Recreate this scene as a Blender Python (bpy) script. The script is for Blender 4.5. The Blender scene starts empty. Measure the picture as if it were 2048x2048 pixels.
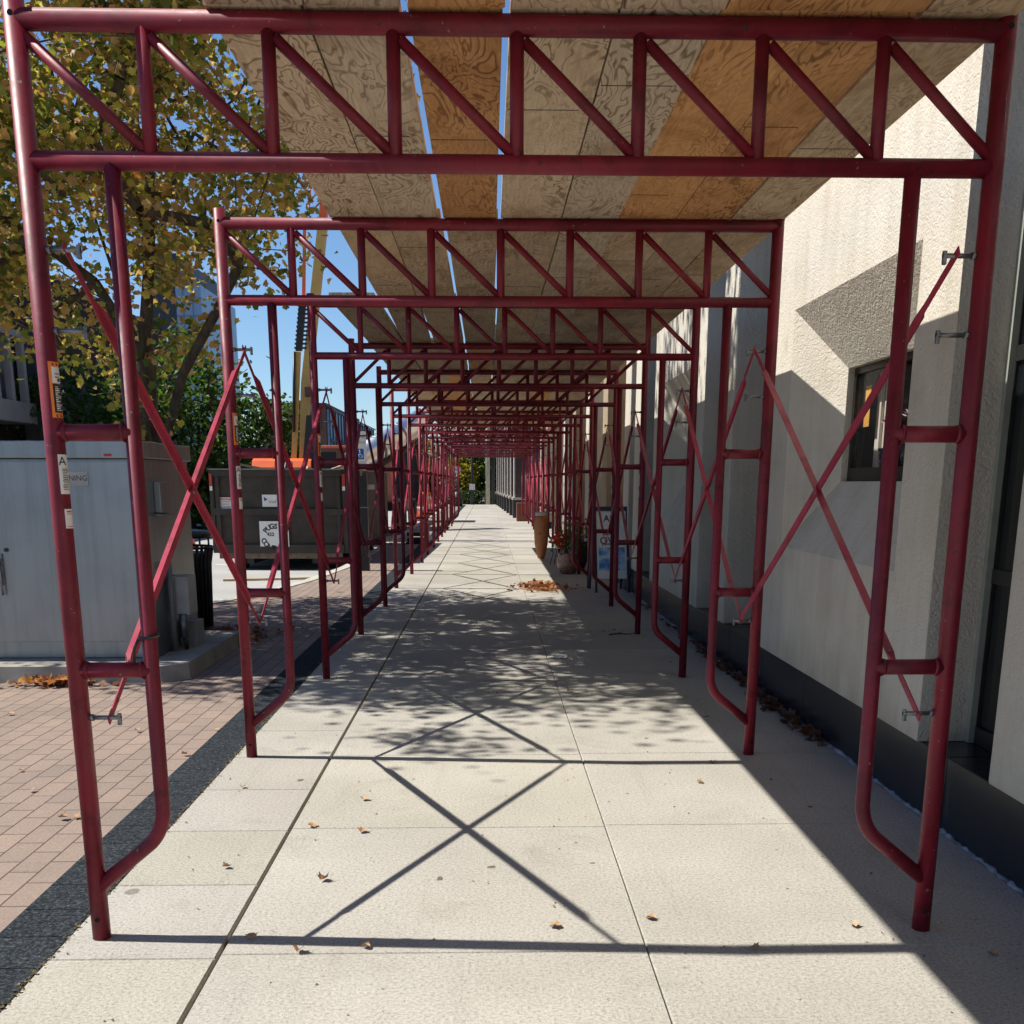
import bpy, bmesh, math, random
import numpy as np
from mathutils import Vector, Matrix
R = math.radians
random.seed(7)
S = bpy.context.scene
COL = S.collection

# ------------------------------------------------------------------ camera, sky, sun, exposure
F, CY, PITCH, YAW, ROLL, EYE, Y0 = 2112.2, 1490.3, 0.24416, 0.02284, -0.00083, 1.3102, 2.928
SP = 2.134
cam = bpy.data.cameras.new('camera')
cam.sensor_fit = 'HORIZONTAL'; cam.sensor_width = 36.0
cam.lens = F / 2048 * 36.0
cam.shift_y = (CY - 1024) / 2048
cam.clip_start = 0.05; cam.clip_end = 3000
co = bpy.data.objects.new('camera', cam); COL.objects.link(co)
co.location = (-0.08715, 0, EYE)
co.rotation_euler = (R(90) - PITCH, ROLL, -YAW)
S.camera = co
SUN = Vector((-1, 0.088, 1.29)).normalized()
w = bpy.data.worlds.new('World'); S.world = w; w.use_nodes = True
wn = w.node_tree.nodes
sk = wn.new('ShaderNodeTexSky'); sk.sky_type = 'NISHITA'; sk.sun_disc = False
sk.sun_elevation = math.asin(SUN.z); sk.sun_rotation = math.atan2(SUN.x, SUN.y)
sk.air_density = 1.0; sk.dust_density = 0.0; sk.ozone_density = 8.0
w.node_tree.links.new(sk.outputs[0], wn['Background'].inputs[0])
wn['Background'].inputs[1].default_value = 0.080
sl = bpy.data.lights.new('sun', 'SUN'); sl.energy = 4.7; sl.angle = R(0.53); sl.color = (1.0, 0.95, 0.87)
so = bpy.data.objects.new('sun', sl); COL.objects.link(so)
so.rotation_euler = SUN.to_track_quat('Z', 'Y').to_euler()
S.view_settings.view_transform = 'Standard'; S.view_settings.look = 'None'
S.view_settings.exposure = 0.74; S.view_settings.gamma = 1.0
S.render.engine = 'CYCLES'
S.cycles.max_bounces = 8; S.cycles.diffuse_bounces = 4
S.cycles.use_denoising = True
S.cycles.caustics_reflective = False; S.cycles.caustics_refractive = False

# ------------------------------------------------------------------ material helpers
MATS = {}
class NT:
    def __init__(s, name):
        s.m = bpy.data.materials.new(name); s.m.use_nodes = True
        s.t = s.m.node_tree; s.b = s.t.nodes['Principled BSDF']; s.out = s.t.nodes['Material Output']
    def n(s, typ, **kw):
        x = s.t.nodes.new(typ)
        for k, v in kw.items():
            if k.startswith('i_'):
                key = k[2:]
                key = int(key) if key.isdigit() else key.replace('_', ' ')
                x.inputs[key].default_value = v
            else: setattr(x, k, v)
        return x
    def l(s, a, b): s.t.links.new(a, b)
    def ramp(s, fac, stops, interp='LINEAR'):
        r = s.n('ShaderNodeValToRGB'); r.color_ramp.interpolation = interp
        e = r.color_ramp.elements
        while len(e) < len(stops): e.new(0.5)
        for i, (p, c) in enumerate(stops):
            e[i].position = p; e[i].color = (*c, 1) if len(c) == 3 else c
        s.l(fac, r.inputs[0]); return r.outputs[0]
    def mix(s, fac, a, b, mode='MIX'):
        x = s.n('ShaderNodeMix', data_type='RGBA', blend_type=mode)
        for v, i in ((fac, 0), (a, 6), (b, 7)):
            if isinstance(v, (float, int)): x.inputs[i].default_value = v
            elif isinstance(v, tuple): x.inputs[i].default_value = (*v, 1) if len(v) == 3 else v
            else: s.l(v, x.inputs[i])
        return x.outputs[2]
    def math(s, op, a, b=0.5):
        x = s.n('ShaderNodeMath', operation=op)
        for v, i in ((a, 0), (b, 1)):
            if isinstance(v, (float, int)): x.inputs[i].default_value = v
            else: s.l(v, x.inputs[i])
        return x.outputs[0]
    def noise(s, vec, scale, detail=3, rough=0.55, dist=0.0):
        x = s.n('ShaderNodeTexNoise'); x.inputs['Scale'].default_value = scale
        x.inputs['Detail'].default_value = detail; x.inputs['Roughness'].default_value = rough
        x.inputs['Distortion'].default_value = dist
        if vec is not None: s.l(vec, x.inputs['Vector'])
        return x.outputs['Fac']
    def coord(s, scale=(1, 1, 1), rand=False, kind='Object'):
        tc = s.n('ShaderNodeTexCoord'); mp = s.n('ShaderNodeMapping'); mp.inputs['Scale'].default_value = scale
        s.l(tc.outputs[kind], mp.inputs['Vector'])
        if rand:
            oi = s.n('ShaderNodeObjectInfo'); cm = s.n('ShaderNodeCombineXYZ')
            for i, k in enumerate((37.0, 91.0, 53.0)): s.l(s.math('MULTIPLY', oi.outputs['Random'], k), cm.inputs[i])
            s.l(cm.outputs[0], mp.inputs['Location'])
        return mp.outputs[0]
    def bump(s, h, strength, dist=0.002):
        b = s.n('ShaderNodeBump'); b.inputs['Strength'].default_value = strength; b.inputs['Distance'].default_value = dist
        s.l(h, b.inputs['Height']); s.l(b.outputs[0], s.b.inputs['Normal'])
    def color(s, c):
        if isinstance(c, tuple): s.b.inputs['Base Color'].default_value = (*c, 1)
        else: s.l(c, s.b.inputs['Base Color'])
    def pr(s, rough=0.6, metal=0.0, spec=0.5, coat=0.0):
        s.b.inputs['Roughness'].default_value = rough; s.b.inputs['Metallic'].default_value = metal
        s.b.inputs['Specular IOR Level'].default_value = spec; s.b.inputs['Coat Weight'].default_value = coat

def plain(name, c, rough=0.6, metal=0.0, var=0.15, scale=6.0, bump=0.0, spec=0.5, coat=0.0):
    if name in MATS: return MATS[name]
    t = NT(name); v = t.coord()
    f = t.noise(v, scale, 4)
    dk = tuple(x * (1 - var) for x in c); lt = tuple(min(1, x * (1 + var)) for x in c)
    t.color(t.ramp(f, [(0.3, dk), (0.7, lt)])); t.pr(rough, metal, spec, coat)
    if bump: t.bump(t.noise(v, scale * 12, 2), bump)
    MATS[name] = t.m; return t.m

def mat_emit(name, c, st):
    t = NT(name); t.color(c); t.b.inputs['Emission Color'].default_value = (*c, 1); t.b.inputs['Emission Strength'].default_value = st
    return t.m

def m_red(name='red scaffold paint', a=(0.21, 0.012, 0.028), b=(0.13, 0.010, 0.022)):
    t = NT(name); v = t.coord(rand=True)
    base = t.ramp(t.noise(v, 2.5, 4), [(0.35, b), (0.65, a)])
    chips = t.ramp(t.noise(v, 30, 4, 0.75), [(0.655, (0, 0, 0)), (0.675, (1, 1, 1))])
    scuff = t.ramp(t.noise(t.coord((60, 60, 6), rand=True), 1.0, 4, 0.7), [(0.62, (0, 0, 0)), (0.8, (1, 1, 1))])
    c = t.mix(t.math('MULTIPLY', scuff, 0.25), base, (0.30, 0.10, 0.10))
    grime = t.ramp(t.noise(v, 7, 5, 0.7, 0.5), [(0.5, (1, 1, 1)), (0.68, (0.55, 0.52, 0.55))]); c = t.mix(1.0, c, grime, 'MULTIPLY')
    splash = t.ramp(t.noise(v, 55, 3, 0.6), [(0.70, (0, 0, 0)), (0.73, (0.7, 0.7, 0.7))]); c = t.mix(splash, c, (0.28, 0.22, 0.21))
    c = t.mix(chips, c, (0.045, 0.02, 0.018))
    t.color(c); t.l(t.ramp(t.noise(v, 9, 4, 0.7), [(0.3, (0.38, 0.38, 0.38)), (0.7, (0.62, 0.62, 0.62))]), t.b.inputs['Roughness']); t.b.inputs['Specular IOR Level'].default_value = 0.35
    t.b.inputs['Coat Roughness'].default_value = 0.3
    t.bump(t.noise(v, 60, 3), 0.25, 0.001)
    return t.m

def m_concrete():
    t = NT('sidewalk concrete'); v = t.coord()
    at = t.n('ShaderNodeVertexColor', layer_name='tint')
    big = t.ramp(t.noise(v, 0.8, 5, 0.6), [(0.3, (0.345, 0.328, 0.29)), (0.7, (0.435, 0.415, 0.37))])
    sp = t.ramp(t.noise(v, 95, 3, 0.85), [(0.32, (0.55, 0.54, 0.53)), (0.47, (0.95, 0.95, 0.95)), (0.72, (1.28, 1.28, 1.26))])
    sp2 = t.ramp(t.noise(v, 320, 1, 0.5), [(0.3, (0.75, 0.74, 0.73)), (0.6, (1.08, 1.08, 1.08))])
    c = t.mix(1.0, big, sp, 'MULTIPLY'); c = t.mix(1.0, c, sp2, 'MULTIPLY')
    stain = t.ramp(t.noise(v, 2.2, 6, 0.7, 0.6), [(0.56, (1, 1, 1)), (0.75, (0.80, 0.79, 0.76))])
    c = t.mix(1.0, c, stain, 'MULTIPLY'); c = t.mix(1.0, c, at.outputs[0], 'MULTIPLY')
    dots = t.ramp(t.noise(v, 9, 2, 0.4), [(0.755, (1, 1, 1)), (0.765, (0.35, 0.33, 0.31))])
    c = t.mix(1.0, c, dots, 'MULTIPLY')
    gum = t.ramp(t.noise(v, 5.3, 1, 0.3), [(0.78, (1, 1, 1)), (0.79, (0.55, 0.54, 0.52))]); c = t.mix(1.0, c, gum, 'MULTIPLY')
    blot = t.ramp(t.noise(v, 0.45, 4, 0.55), [(0.42, (1, 1, 1)), (0.62, (0.90, 0.90, 0.89))]); c = t.mix(1.0, c, blot, 'MULTIPLY')
    wear = t.ramp(t.noise(t.coord((14, 0.7, 1)), 1.0, 4, 0.7), [(0.55, (1, 1, 1)), (0.8, (0.90, 0.895, 0.885))]); c = t.mix(1.0, c, wear, 'MULTIPLY')
    t.color(c); t.pr(0.85, 0, 0.25); t.bump(t.noise(v, 330, 2, 0.6), 0.25, 0.001)
    return t.m

def m_pavers():
    t = NT('red brick pavers'); v = t.coord(); tc = t.n('ShaderNodeSeparateXYZ'); t.l(v, tc.inputs[0])
    cm = t.n('ShaderNodeCombineXYZ'); t.l(tc.outputs[1], cm.inputs[0]); t.l(tc.outputs[0], cm.inputs[1])
    br = t.n('ShaderNodeTexBrick'); t.l(cm.outputs[0], br.inputs['Vector'])
    br.inputs['Scale'].default_value = 1.0; br.inputs['Brick Width'].default_value = 0.205; br.inputs['Row Height'].default_value = 0.103
    br.inputs['Mortar Size'].default_value = 0.0035; br.inputs['Mortar Smooth'].default_value = 0.2; br.inputs['Bias'].default_value = 0.0
    br.inputs['Color1'].default_value = (0.27, 0.205, 0.165, 1); br.inputs['Color2'].default_value = (0.225, 0.175, 0.145, 1)
    br.inputs['Mortar'].default_value = (0.085, 0.06, 0.05, 1)
    sp = t.ramp(t.noise(v, 140, 2, 0.8), [(0.3, (0.8, 0.8, 0.8)), (0.7, (1.18, 1.18, 1.18))])
    st = t.ramp(t.noise(v, 1.1, 4, 0.6), [(0.35, (0.88, 0.9, 0.92)), (0.7, (1.1, 1.08, 1.06))])
    c = t.mix(1.0, br.outputs['Color'], sp, 'MULTIPLY'); c = t.mix(1.0, c, st, 'MULTIPLY')
    t.color(c); t.pr(0.85, 0, 0.25)
    h = t.math('ADD', t.math('MULTIPLY', br.outputs['Fac'], -1.0), t.math('MULTIPLY', t.noise(v, 150, 2), 0.15))
    t.bump(h, 0.6, 0.004)
    return t.m

def m_border():
    t = NT('black granite border pavers'); v = t.coord()
    br = t.n('ShaderNodeTexBrick'); t.l(v, br.inputs['Vector'])
    br.offset = 0; br.inputs['Scale'].default_value = 1.0; br.inputs['Brick Width'].default_value = 5.0; br.inputs['Row Height'].default_value = 0.21
    br.inputs['Mortar Size'].default_value = 0.0025; br.inputs['Mortar'].default_value = (0.012, 0.013, 0.015, 1)
    br.inputs['Color1'].default_value = (1, 1, 1, 1); br.inputs['Color2'].default_value = (0.9, 0.9, 0.9, 1)
    sp = t.ramp(t.noise(v, 85, 3, 0.9), [(0.42, (0.012, 0.015, 0.018)), (0.54, (0.032, 0.038, 0.044)), (0.70, (0.10, 0.11, 0.118))])
    t.color(t.mix(1.0, sp, br.outputs['Color'], 'MULTIPLY')); t.pr(0.95, 0, 0.08)
    t.bump(t.noise(v, 170, 2), 0.3)
    return t.m

def m_stucco(name='beige stucco', a=(0.58, 0.545, 0.47), b=(0.49, 0.455, 0.39), bump=0.5):
    t = NT(name); v = t.coord(kind='Object')
    c = t.ramp(t.noise(v, 0.9, 5, 0.6), [(0.3, b), (0.7, a)])
    drip = t.ramp(t.noise(t.coord((7, 7, 0.35)), 1.0, 4, 0.7), [(0.45, (1, 1, 1)), (0.75, (0.86, 0.84, 0.80))])
    c = t.mix(1.0, c, drip, 'MULTIPLY')
    sep = t.n('ShaderNodeSeparateXYZ'); t.l(t.n('ShaderNodeNewGeometry').outputs['Position'], sep.inputs[0])
    foot = t.ramp(t.math('ADD', sep.outputs[2], t.math('MULTIPLY', t.noise(t.coord((3, 3, 1)), 1.5, 4), 0.5)), [(0.45, (0.78, 0.75, 0.70)), (0.75, (1, 1, 1))])
    c = t.mix(1.0, c, foot, 'MULTIPLY')
    patch = t.ramp(t.noise(v, 3.1, 3, 0.6), [(0.5, (1, 1, 1)), (0.72, (0.90, 0.885, 0.86))]); c = t.mix(1.0, c, patch, 'MULTIPLY')
    t.color(c); t.pr(0.9, 0, 0.2)
    vo = t.n('ShaderNodeTexVoronoi', feature='SMOOTH_F1'); vo.inputs['Scale'].default_value = 58
    nv = t.n('ShaderNodeTexNoise'); nv.inputs['Scale'].default_value = 16; nv.inputs['Detail'].default_value = 3
    t.l(v, nv.inputs['Vector'])
    mx = t.n('ShaderNodeMix', data_type='VECTOR'); mx.inputs[0].default_value = 0.14
    t.l(v, mx.inputs[4]); t.l(nv.outputs['Color'], mx.inputs[5]); t.l(mx.outputs[1], vo.inputs['Vector'])
    h = t.math('ADD', vo.outputs['Distance'], t.math('MULTIPLY', t.noise(v, 90, 3), 0.6))
    t.bump(h, bump, 0.008)
    return t.m

def m_ply(name, light, mid, dark, contrast):
    t = NT(name)
    v = t.coord((6.0, 1.9, 1), rand=True)
    f = t.noise(v, 1.25, 3.0, 0.5, 0.6)
    rings = t.math('SINE', t.math('MULTIPLY', f, 95.0), 0)
    rr = t.ramp(t.math('MULTIPLY_ADD', rings, 0.5), [(0.0, dark), (0.22, mid), (0.55, light), (1.0, tuple(x * 0.9 for x in light))])
    # MULTIPLY_ADD default third input is 0.5 -> 0..1
    rr_node = [n for n in t.t.nodes if n.type == 'MATH' and n.operation == 'MULTIPLY_ADD'][0]
    rr_node.inputs[2].default_value = 0.5
    blot = t.noise(t.coord((3, 1.2, 1), rand=True), 2.0, 5, 0.65)
    flat = t.ramp(blot, [(0.3, mid), (0.7, light)])
    mask = t.ramp(t.noise(t.coord((2.5, 0.8, 1), rand=True), 1.3, 2), [(0.4, (contrast * 0.25,) * 3), (0.6, (contrast,) * 3)])
    c = t.mix(mask, flat, rr)
    fine = t.ramp(t.noise(t.coord((90, 5, 1), rand=True), 1.0, 3, 0.7), [(0.3, (0.82, 0.8, 0.78)), (0.7, (1.12, 1.12, 1.12))])
    c = t.mix(1.0, c, fine, 'MULTIPLY')
    knots = t.ramp(t.noise(t.coord((9, 4, 1), rand=True), 1.6, 1, 0.4), [(0.76, (1, 1, 1)), (0.80, (0.4, 0.33, 0.28))])
    c = t.mix(1.0, c, knots, 'MULTIPLY')
    stn = t.ramp(t.noise(t.coord((1.6, 1.1, 1), rand=True), 1.4, 5, 0.7, 0.8), [(0.48, (1, 1, 1)), (0.62, (0.74, 0.68, 0.62))]); c = t.mix(1.0, c, stn, 'MULTIPLY')
    # plank-to-plank and sheet seams
    oi = t.n('ShaderNodeObjectInfo')
    tint = t.ramp(oi.outputs['Random'], [(0.0, (0.84, 0.84, 0.86)), (0.5, (1.0, 1.0, 1.0)), (1.0, (1.14, 1.08, 1.0))])
    c = t.mix(1.0, c, tint, 'MULTIPLY')
    t.color(c); t.pr(0.8, 0, 0.2); t.bump(t.noise(t.coord((60, 4, 1), rand=True), 1.0, 3), 0.3, 0.002)
    return t.m

def m_leaf(name, stops):
    t = NT(name)
    at = t.n('ShaderNodeVertexColor', layer_name='leaf')
    t.color(at.outputs[0]); t.pr(0.55, 0, 0.3)
    tr = t.n('ShaderNodeBsdfTranslucent')
    br = t.mix(1.0, at.outputs[0], (1.7, 1.75, 0.9), 'MULTIPLY'); t.l(br, tr.inputs['Color'])
    ms = t.n('ShaderNodeMixShader'); ms.inputs[0].default_value = 0.38
    t.l(t.b.outputs[0], ms.inputs[1]); t.l(tr.outputs[0], ms.inputs[2]); t.l(ms.outputs[0], t.out.inputs[0])
    return t.m

def m_bark(name, a, b):
    t = NT(name); v = t.coord((1, 1, 0.3))
    t.color(t.ramp(t.noise(v, 22, 5, 0.7), [(0.35, a), (0.65, b)])); t.pr(0.9, 0, 0.2)
    t.bump(t.noise(v, 30, 4, 0.7), 0.8, 0.01); return t.m

def m_brick(name, c1, c2, mort, wdt=0.22, h=0.075, axis='yz'):
    t = NT(name); v = t.coord(); sx = t.n('ShaderNodeSeparateXYZ'); t.l(v, sx.inputs[0])
    cm = t.n('ShaderNodeCombineXYZ')
    t.l(t.math('ADD', sx.outputs[0], sx.outputs[1]), cm.inputs[0]); t.l(sx.outputs[2], cm.inputs[1])
    br = t.n('ShaderNodeTexBrick'); t.l(cm.outputs[0], br.inputs['Vector']); br.inputs['Scale'].default_value = 1
    br.inputs['Brick Width'].default_value = wdt; br.inputs['Row Height'].default_value = h; br.inputs['Mortar Size'].default_value = 0.006
    for k, c in (('Color1', c1), ('Color2', c2), ('Mortar', mort)): br.inputs[k].default_value = (*c, 1)
    t.color(br.outputs['Color']); t.pr(0.9, 0, 0.2); return t.m

def m_glass(name, tint=(0.02, 0.022, 0.025), transp=0.45, rough=0.03):
    t = NT(name); t.color(tint); t.pr(rough, 0, 0.8)
    tr = t.n('ShaderNodeBsdfTransparent'); ms = t.n('ShaderNodeMixShader'); ms.inputs[0].default_value = transp
    t.l(t.b.outputs[0], ms.inputs[1]); t.l(tr.outputs[0], ms.inputs[2]); t.l(ms.outputs[0], t.out.inputs[0]); return t.m

RED = m_red(); REDB = m_red('brighter red brace paint', (0.40, 0.030, 0.07), (0.29, 0.024, 0.05))
STEEL = plain('galvanised steel', (0.20, 0.21, 0.22), 0.45, 0.8, 0.4, 30)
CONC = m_concrete(); PAV = m_pavers(); BORD = m_border(); STUC = m_stucco()
STUC_TAN = m_stucco('tan stucco', (0.36, 0.29, 0.20), (0.31, 0.25, 0.17), 0.4)
PLYG = m_ply('grey weathered plywood', (0.56, 0.465, 0.35), (0.43, 0.345, 0.25), (0.18, 0.13, 0.09), 0.9)
PLYO = m_ply('orange brown plywood', (0.64, 0.35, 0.15), (0.47, 0.235, 0.09), (0.17, 0.07, 0.03), 0.8)
PLYT = m_ply('tan plywood', (0.56, 0.44, 0.30), (0.42, 0.31, 0.20), (0.20, 0.13, 0.08), 0.7)
BLACK = plain('black painted metal', (0.012, 0.013, 0.014), 0.45, 0, 0.2)
DARK = plain('dark void', (0.006, 0.006, 0.007), 0.9)
WHITE = plain('white plastic film', (0.75, 0.75, 0.73), 0.5, 0, 0.04)
ORANGE = plain('orange label film', (0.85, 0.22, 0.02), 0.5, 0, 0.05)
INK = plain('black ink', (0.015, 0.015, 0.017), 0.5, 0, 0.1)
t = NT('black polished granite'); v = t.coord()
c = t.ramp(t.noise(v, 40, 3), [(0.3, (0.008, 0.011, 0.015)), (0.7, (0.015, 0.020, 0.028))])
c = t.mix(t.ramp(t.noise(t.coord((11, 11, 0.7)), 1.0, 4, 0.7), [(0.60, (0, 0, 0)), (0.78, (0.6, 0.6, 0.6))]), c, (0.10, 0.11, 0.115))
t.color(c); t.pr(0.25, 0, 0.35); GRANITE = t.m
MAPLE = m_leaf('autumn maple leaves', None)
GREENL = m_leaf('green tree leaves', None)
BARK = m_bark('maple bark', (0.045, 0.036, 0.028), (0.13, 0.105, 0.08))
BARKD = m_bark('dark bark', (0.03, 0.024, 0.018), (0.08, 0.062, 0.045))
GLASS = m_glass('tinted window glass', (0.02, 0.022, 0.025), 0.85)
GLASSD = m_glass('dark storefront glass', (0.008, 0.010, 0.012), 0.25)

# ------------------------------------------------------------------ object helpers
def thing(name, label, cat, loc=(0, 0, 0), rz=0.0, group=None, kind=None):
    o = bpy.data.objects.new(name, None); COL.objects.link(o); o.location = loc; o.rotation_euler = (0, 0, rz)
    o.empty_display_size = 0.1
    o['label'] = label; o['category'] = cat
    if group: o['group'] = group
    return o
def tag(o, label, cat, group=None, kind=None):
    o['label'] = label; o['category'] = cat
    if group: o['group'] = group
    if kind: o['kind'] = kind
    return o
def obj(name, bm, m, parent=None, smooth=False, loc=None, label=None):
    me = bpy.data.meshes.new(name); bm.to_mesh(me); bm.free()
    for x in (m if isinstance(m, (list, tuple)) else [m]): me.materials.append(x)
    if smooth: me.shade_smooth()
    o = bpy.data.objects.new(name, me); COL.objects.link(o)
    if loc is not None: o.location = loc
    if parent: o.parent = parent
    if label: o['label'] = label
    return o
def struct(name, bm, m, label=None):
    o = obj(name, bm, m); o['kind'] = 'structure'; o['label'] = label or name.replace('_', ' '); return o
def B(): return bmesh.new()
def box(bm, x0, x1, y0, y1, z0, z1, bev=0.0, mi=0, M=None):
    r = bmesh.ops.create_cube(bm, size=1.0); vs = r['verts']
    for v in vs:
        v.co = Vector(((x0 + x1) / 2 + v.co.x * (x1 - x0), (y0 + y1) / 2 + v.co.y * (y1 - y0), (z0 + z1) / 2 + v.co.z * (z1 - z0)))
    fs = list({f for v in vs for f in v.link_faces})
    for f in fs: f.material_index = mi
    if bev:
        es = list({e for v in vs for e in v.link_edges})
        r2 = bmesh.ops.bevel(bm, geom=es, offset=bev, segments=2, affect='EDGES', profile=0.6)
        vs = list({v for f in r2['faces'] for v in f.verts} | {v for v in vs if v.is_valid})
    if M is not None:
        for v in vs: v.co = M @ v.co
    return bm
def tube(bm, pts, r, n=12, cap=True, smooth=True, radii=None):
    pts = [Vector(p) for p in pts]; rings = []
    up = None
    for i, p in enumerate(pts):
        if i == 0: d = pts[1] - p
        elif i == len(pts) - 1: d = p - pts[-2]
        else: d = (pts[i + 1] - p).normalized() + (p - pts[i - 1]).normalized()
        d.normalize()
        if up is None:
            a = Vector((0, 0, 1)) if abs(d.z) < 0.9 else Vector((1, 0, 0))
            u = d.cross(a).normalized()
        else:
            u = (up - d * up.dot(d)).normalized()
        up = u; vv = d.cross(u)
        rr = radii[i] if radii else r
        rings.append([bm.verts.new(p + (u * math.cos(2 * math.pi * k / n) + vv * math.sin(2 * math.pi * k / n)) * rr) for k in range(n)])
    for a, b in zip(rings, rings[1:]):
        for k in range(n):
            f = bm.faces.new((a[k], a[(k + 1) % n], b[(k + 1) % n], b[k])); f.smooth = smooth
    if cap:
        bm.faces.new(list(reversed(rings[0]))); bm.faces.new(rings[-1])
    return bm
def quad(bm, a, b, c, d, mi=0):
    f = bm.faces.new([bm.verts.new(Vector(p)) for p in (a, b, c, d)]); f.material_index = mi; return f
def prism(bm, poly, x0, x1, M=None, mi=0):
    """poly of (y,z) extruded along x"""
    a = [bm.verts.new((x0, p[0], p[1])) for p in poly]; b = [bm.verts.new((x1, p[0], p[1])) for p in poly]
    n = len(poly); fs = [bm.faces.new(a), bm.faces.new(list(reversed(b)))]
    for i in range(n): fs.append(bm.faces.new((a[i], b[i], b[(i + 1) % n], a[(i + 1) % n])))
    for f in fs: f.material_index = mi
    if M is not None:
        for v in a + b: v.co = M @ v.co
    bmesh.ops.recalc_face_normals(bm, faces=fs)
    return bm
def lathe(bm, prof, n=24, c=(0, 0), mi=0):
    rings = [[bm.verts.new((c[0] + r * math.cos(2 * math.pi * k / n), c[1] + r * math.sin(2 * math.pi * k / n), z)) for k in range(n)] for r, z in prof]
    for a, b in zip(rings, rings[1:]):
        for k in range(n):
            f = bm.faces.new((a[k], a[(k + 1) % n], b[(k + 1) % n], b[k])); f.smooth = True; f.material_index = mi
    bm.faces.new(list(reversed(rings[0]))); bm.faces.new(rings[-1]); return bm
def text_bm(bm, s, size, M, mi=0, ext=0.0, bold=0.0):
    cu = bpy.data.curves.new('t', 'FONT'); cu.body = s; cu.size = size; cu.align_x = 'CENTER'; cu.align_y = 'CENTER'; cu.resolution_u = 3; cu.extrude = ext; cu.offset = bold
    o = bpy.data.objects.new('t', cu); COL.objects.link(o)
    bpy.context.view_layer.update()
    me = bpy.data.meshes.new_from_object(o.evaluated_get(bpy.context.evaluated_depsgraph_get()))
    bpy.data.objects.remove(o); me.transform(M)
    n0 = len(bm.faces); bm.from_mesh(me); bpy.data.meshes.remove(me)
    bm.faces.ensure_lookup_table()
    for f in bm.faces[n0:]: f.material_index = mi
    return bm
def face_M(origin, right, up):
    r = Vector(right).normalized(); u = Vector(up).normalized(); n = r.cross(u)
    return Matrix.Translation(Vector(origin)) @ Matrix((r, u, n)).transposed().to_4x4()
def copy_tree(o, parent=None):
    c = o.copy(); COL.objects.link(c); c.parent = parent
    for ch in [x for x in KIDS.get(o, [])]: copy_tree_child(ch, c)
    return c
KIDS = {}
def copy_tree_child(o, parent):
    c = o.copy(); COL.objects.link(c); c.parent = parent; KIDS.setdefault(parent, []).append(c)
    for ch in KIDS.get(o, []): copy_tree_child(ch, c)
def index_kids(root):
    for c in root.children: KIDS.setdefault(root, []).append(c); index_kids(c)

# ------------------------------------------------------------------ ground, street, sidewalk, paving
bm = B(); quad(bm, (-400, -200, -0.16), (400, -200, -0.16), (400, 900, -0.16), (-400, 900, -0.16))
struct('ground', bm, plain('dry ground', (0.16, 0.15, 0.12), 0.95, 0, 0.3, 0.5))
t = NT('pale street concrete'); v = t.coord()
c = t.ramp(t.noise(v, 0.5, 5, 0.6), [(0.3, (0.30, 0.295, 0.28)), (0.7, (0.38, 0.375, 0.355))])
c = t.mix(1.0, c, t.ramp(t.noise(v, 60, 2, 0.8), [(0.3, (0.8,) * 3), (0.7, (1.15,) * 3)]), 'MULTIPLY'); t.color(c); t.pr(0.85, 0, 0.25)
STREET = t.m
bm = B(); quad(bm, (-14, -40, -0.12), (2.5, -40, -0.12), (2.5, 65, -0.12), (-14, 65, -0.12))
quad(bm, (-90, 65, -0.12), (90, 65, -0.12), (90, 71, -0.12), (-90, 71, -0.12))
struct('street', bm, STREET, 'pale sunlit concrete street beside the sidewalk')
bm = B(); quad(bm, (-60, -40, -0.1), (-11.4, -40, -0.1), (-11.4, 65, -0.1), (-60, 65, -0.1))
struct('far_pavement', bm, plain('far pavement concrete', (0.3, 0.29, 0.26), 0.9))
bm = B()
for y in np.arange(13.0, 40, 6.0): box(bm, -4.9, -2.6, y, y + 0.1, -0.118, -0.116)
struct('road_markings', bm, plain('white road paint', (0.7, 0.7, 0.68), 0.7, 0, 0.1))
# slabs with real joints
bm = B(); tl = bm.loops.layers.color.new('tint')
def slab(x0, x1, y0, y1, tint):
    g = 0.0015; h = 0.0; b = 0.0035
    lo = [(x0 + g, y0 + g), (x1 - g, y0 + g), (x1 - g, y1 - g), (x0 + g, y1 - g)]
    hi = [(x0 + g + b, y0 + g + b), (x1 - g - b, y0 + g + b), (x1 - g - b, y1 - g - b), (x0 + g + b, y1 - g - b)]
    z2 = [bm.verts.new((p[0], p[1], -0.05)) for p in lo]; z1 = [bm.verts.new((p[0], p[1], -0.005)) for p in lo]; z0 = [bm.verts.new((p[0], p[1], h)) for p in hi]
    fs = [bm.faces.new(z0)]
    for i in range(4):
        j = (i + 1) % 4
        fs.append(bm.faces.new((z1[i], z1[j], z0[j], z0[i]))); fs.append(bm.faces.new((z2[i], z2[j], z1[j], z1[i])))
    for f in fs:
        for l in f.loops: l[tl] = (*tint, 1)
rnd = random.Random(3)
ys = [2.80 + 1.131 * k for k in range(-6, 55)]
for y in ys:
    for (a, b_, half) in ((-1.335, -0.863, True), (-0.856, 0.370, False), (0.370, 1.66, False)):
        for k in range(2 if half else 1):
            h = 1.131 / (2 if half else 1); q = rnd.uniform(0.95, 1.04)
            off = -0.025 if half else (0.02 if a > 0 else 0)
            slab(a, b_, y + k * h + off, y + (k + 1) * h + off, (q, q * rnd.uniform(0.995, 1.005), q * rnd.uniform(0.98, 1.01)))
struct('sidewalk', bm, CONC, 'pale beige concrete sidewalk slabs running under the scaffolding')
bm = B(); box(bm, -1.336, 1.66, -4, 65, -0.10, -0.028)
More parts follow.
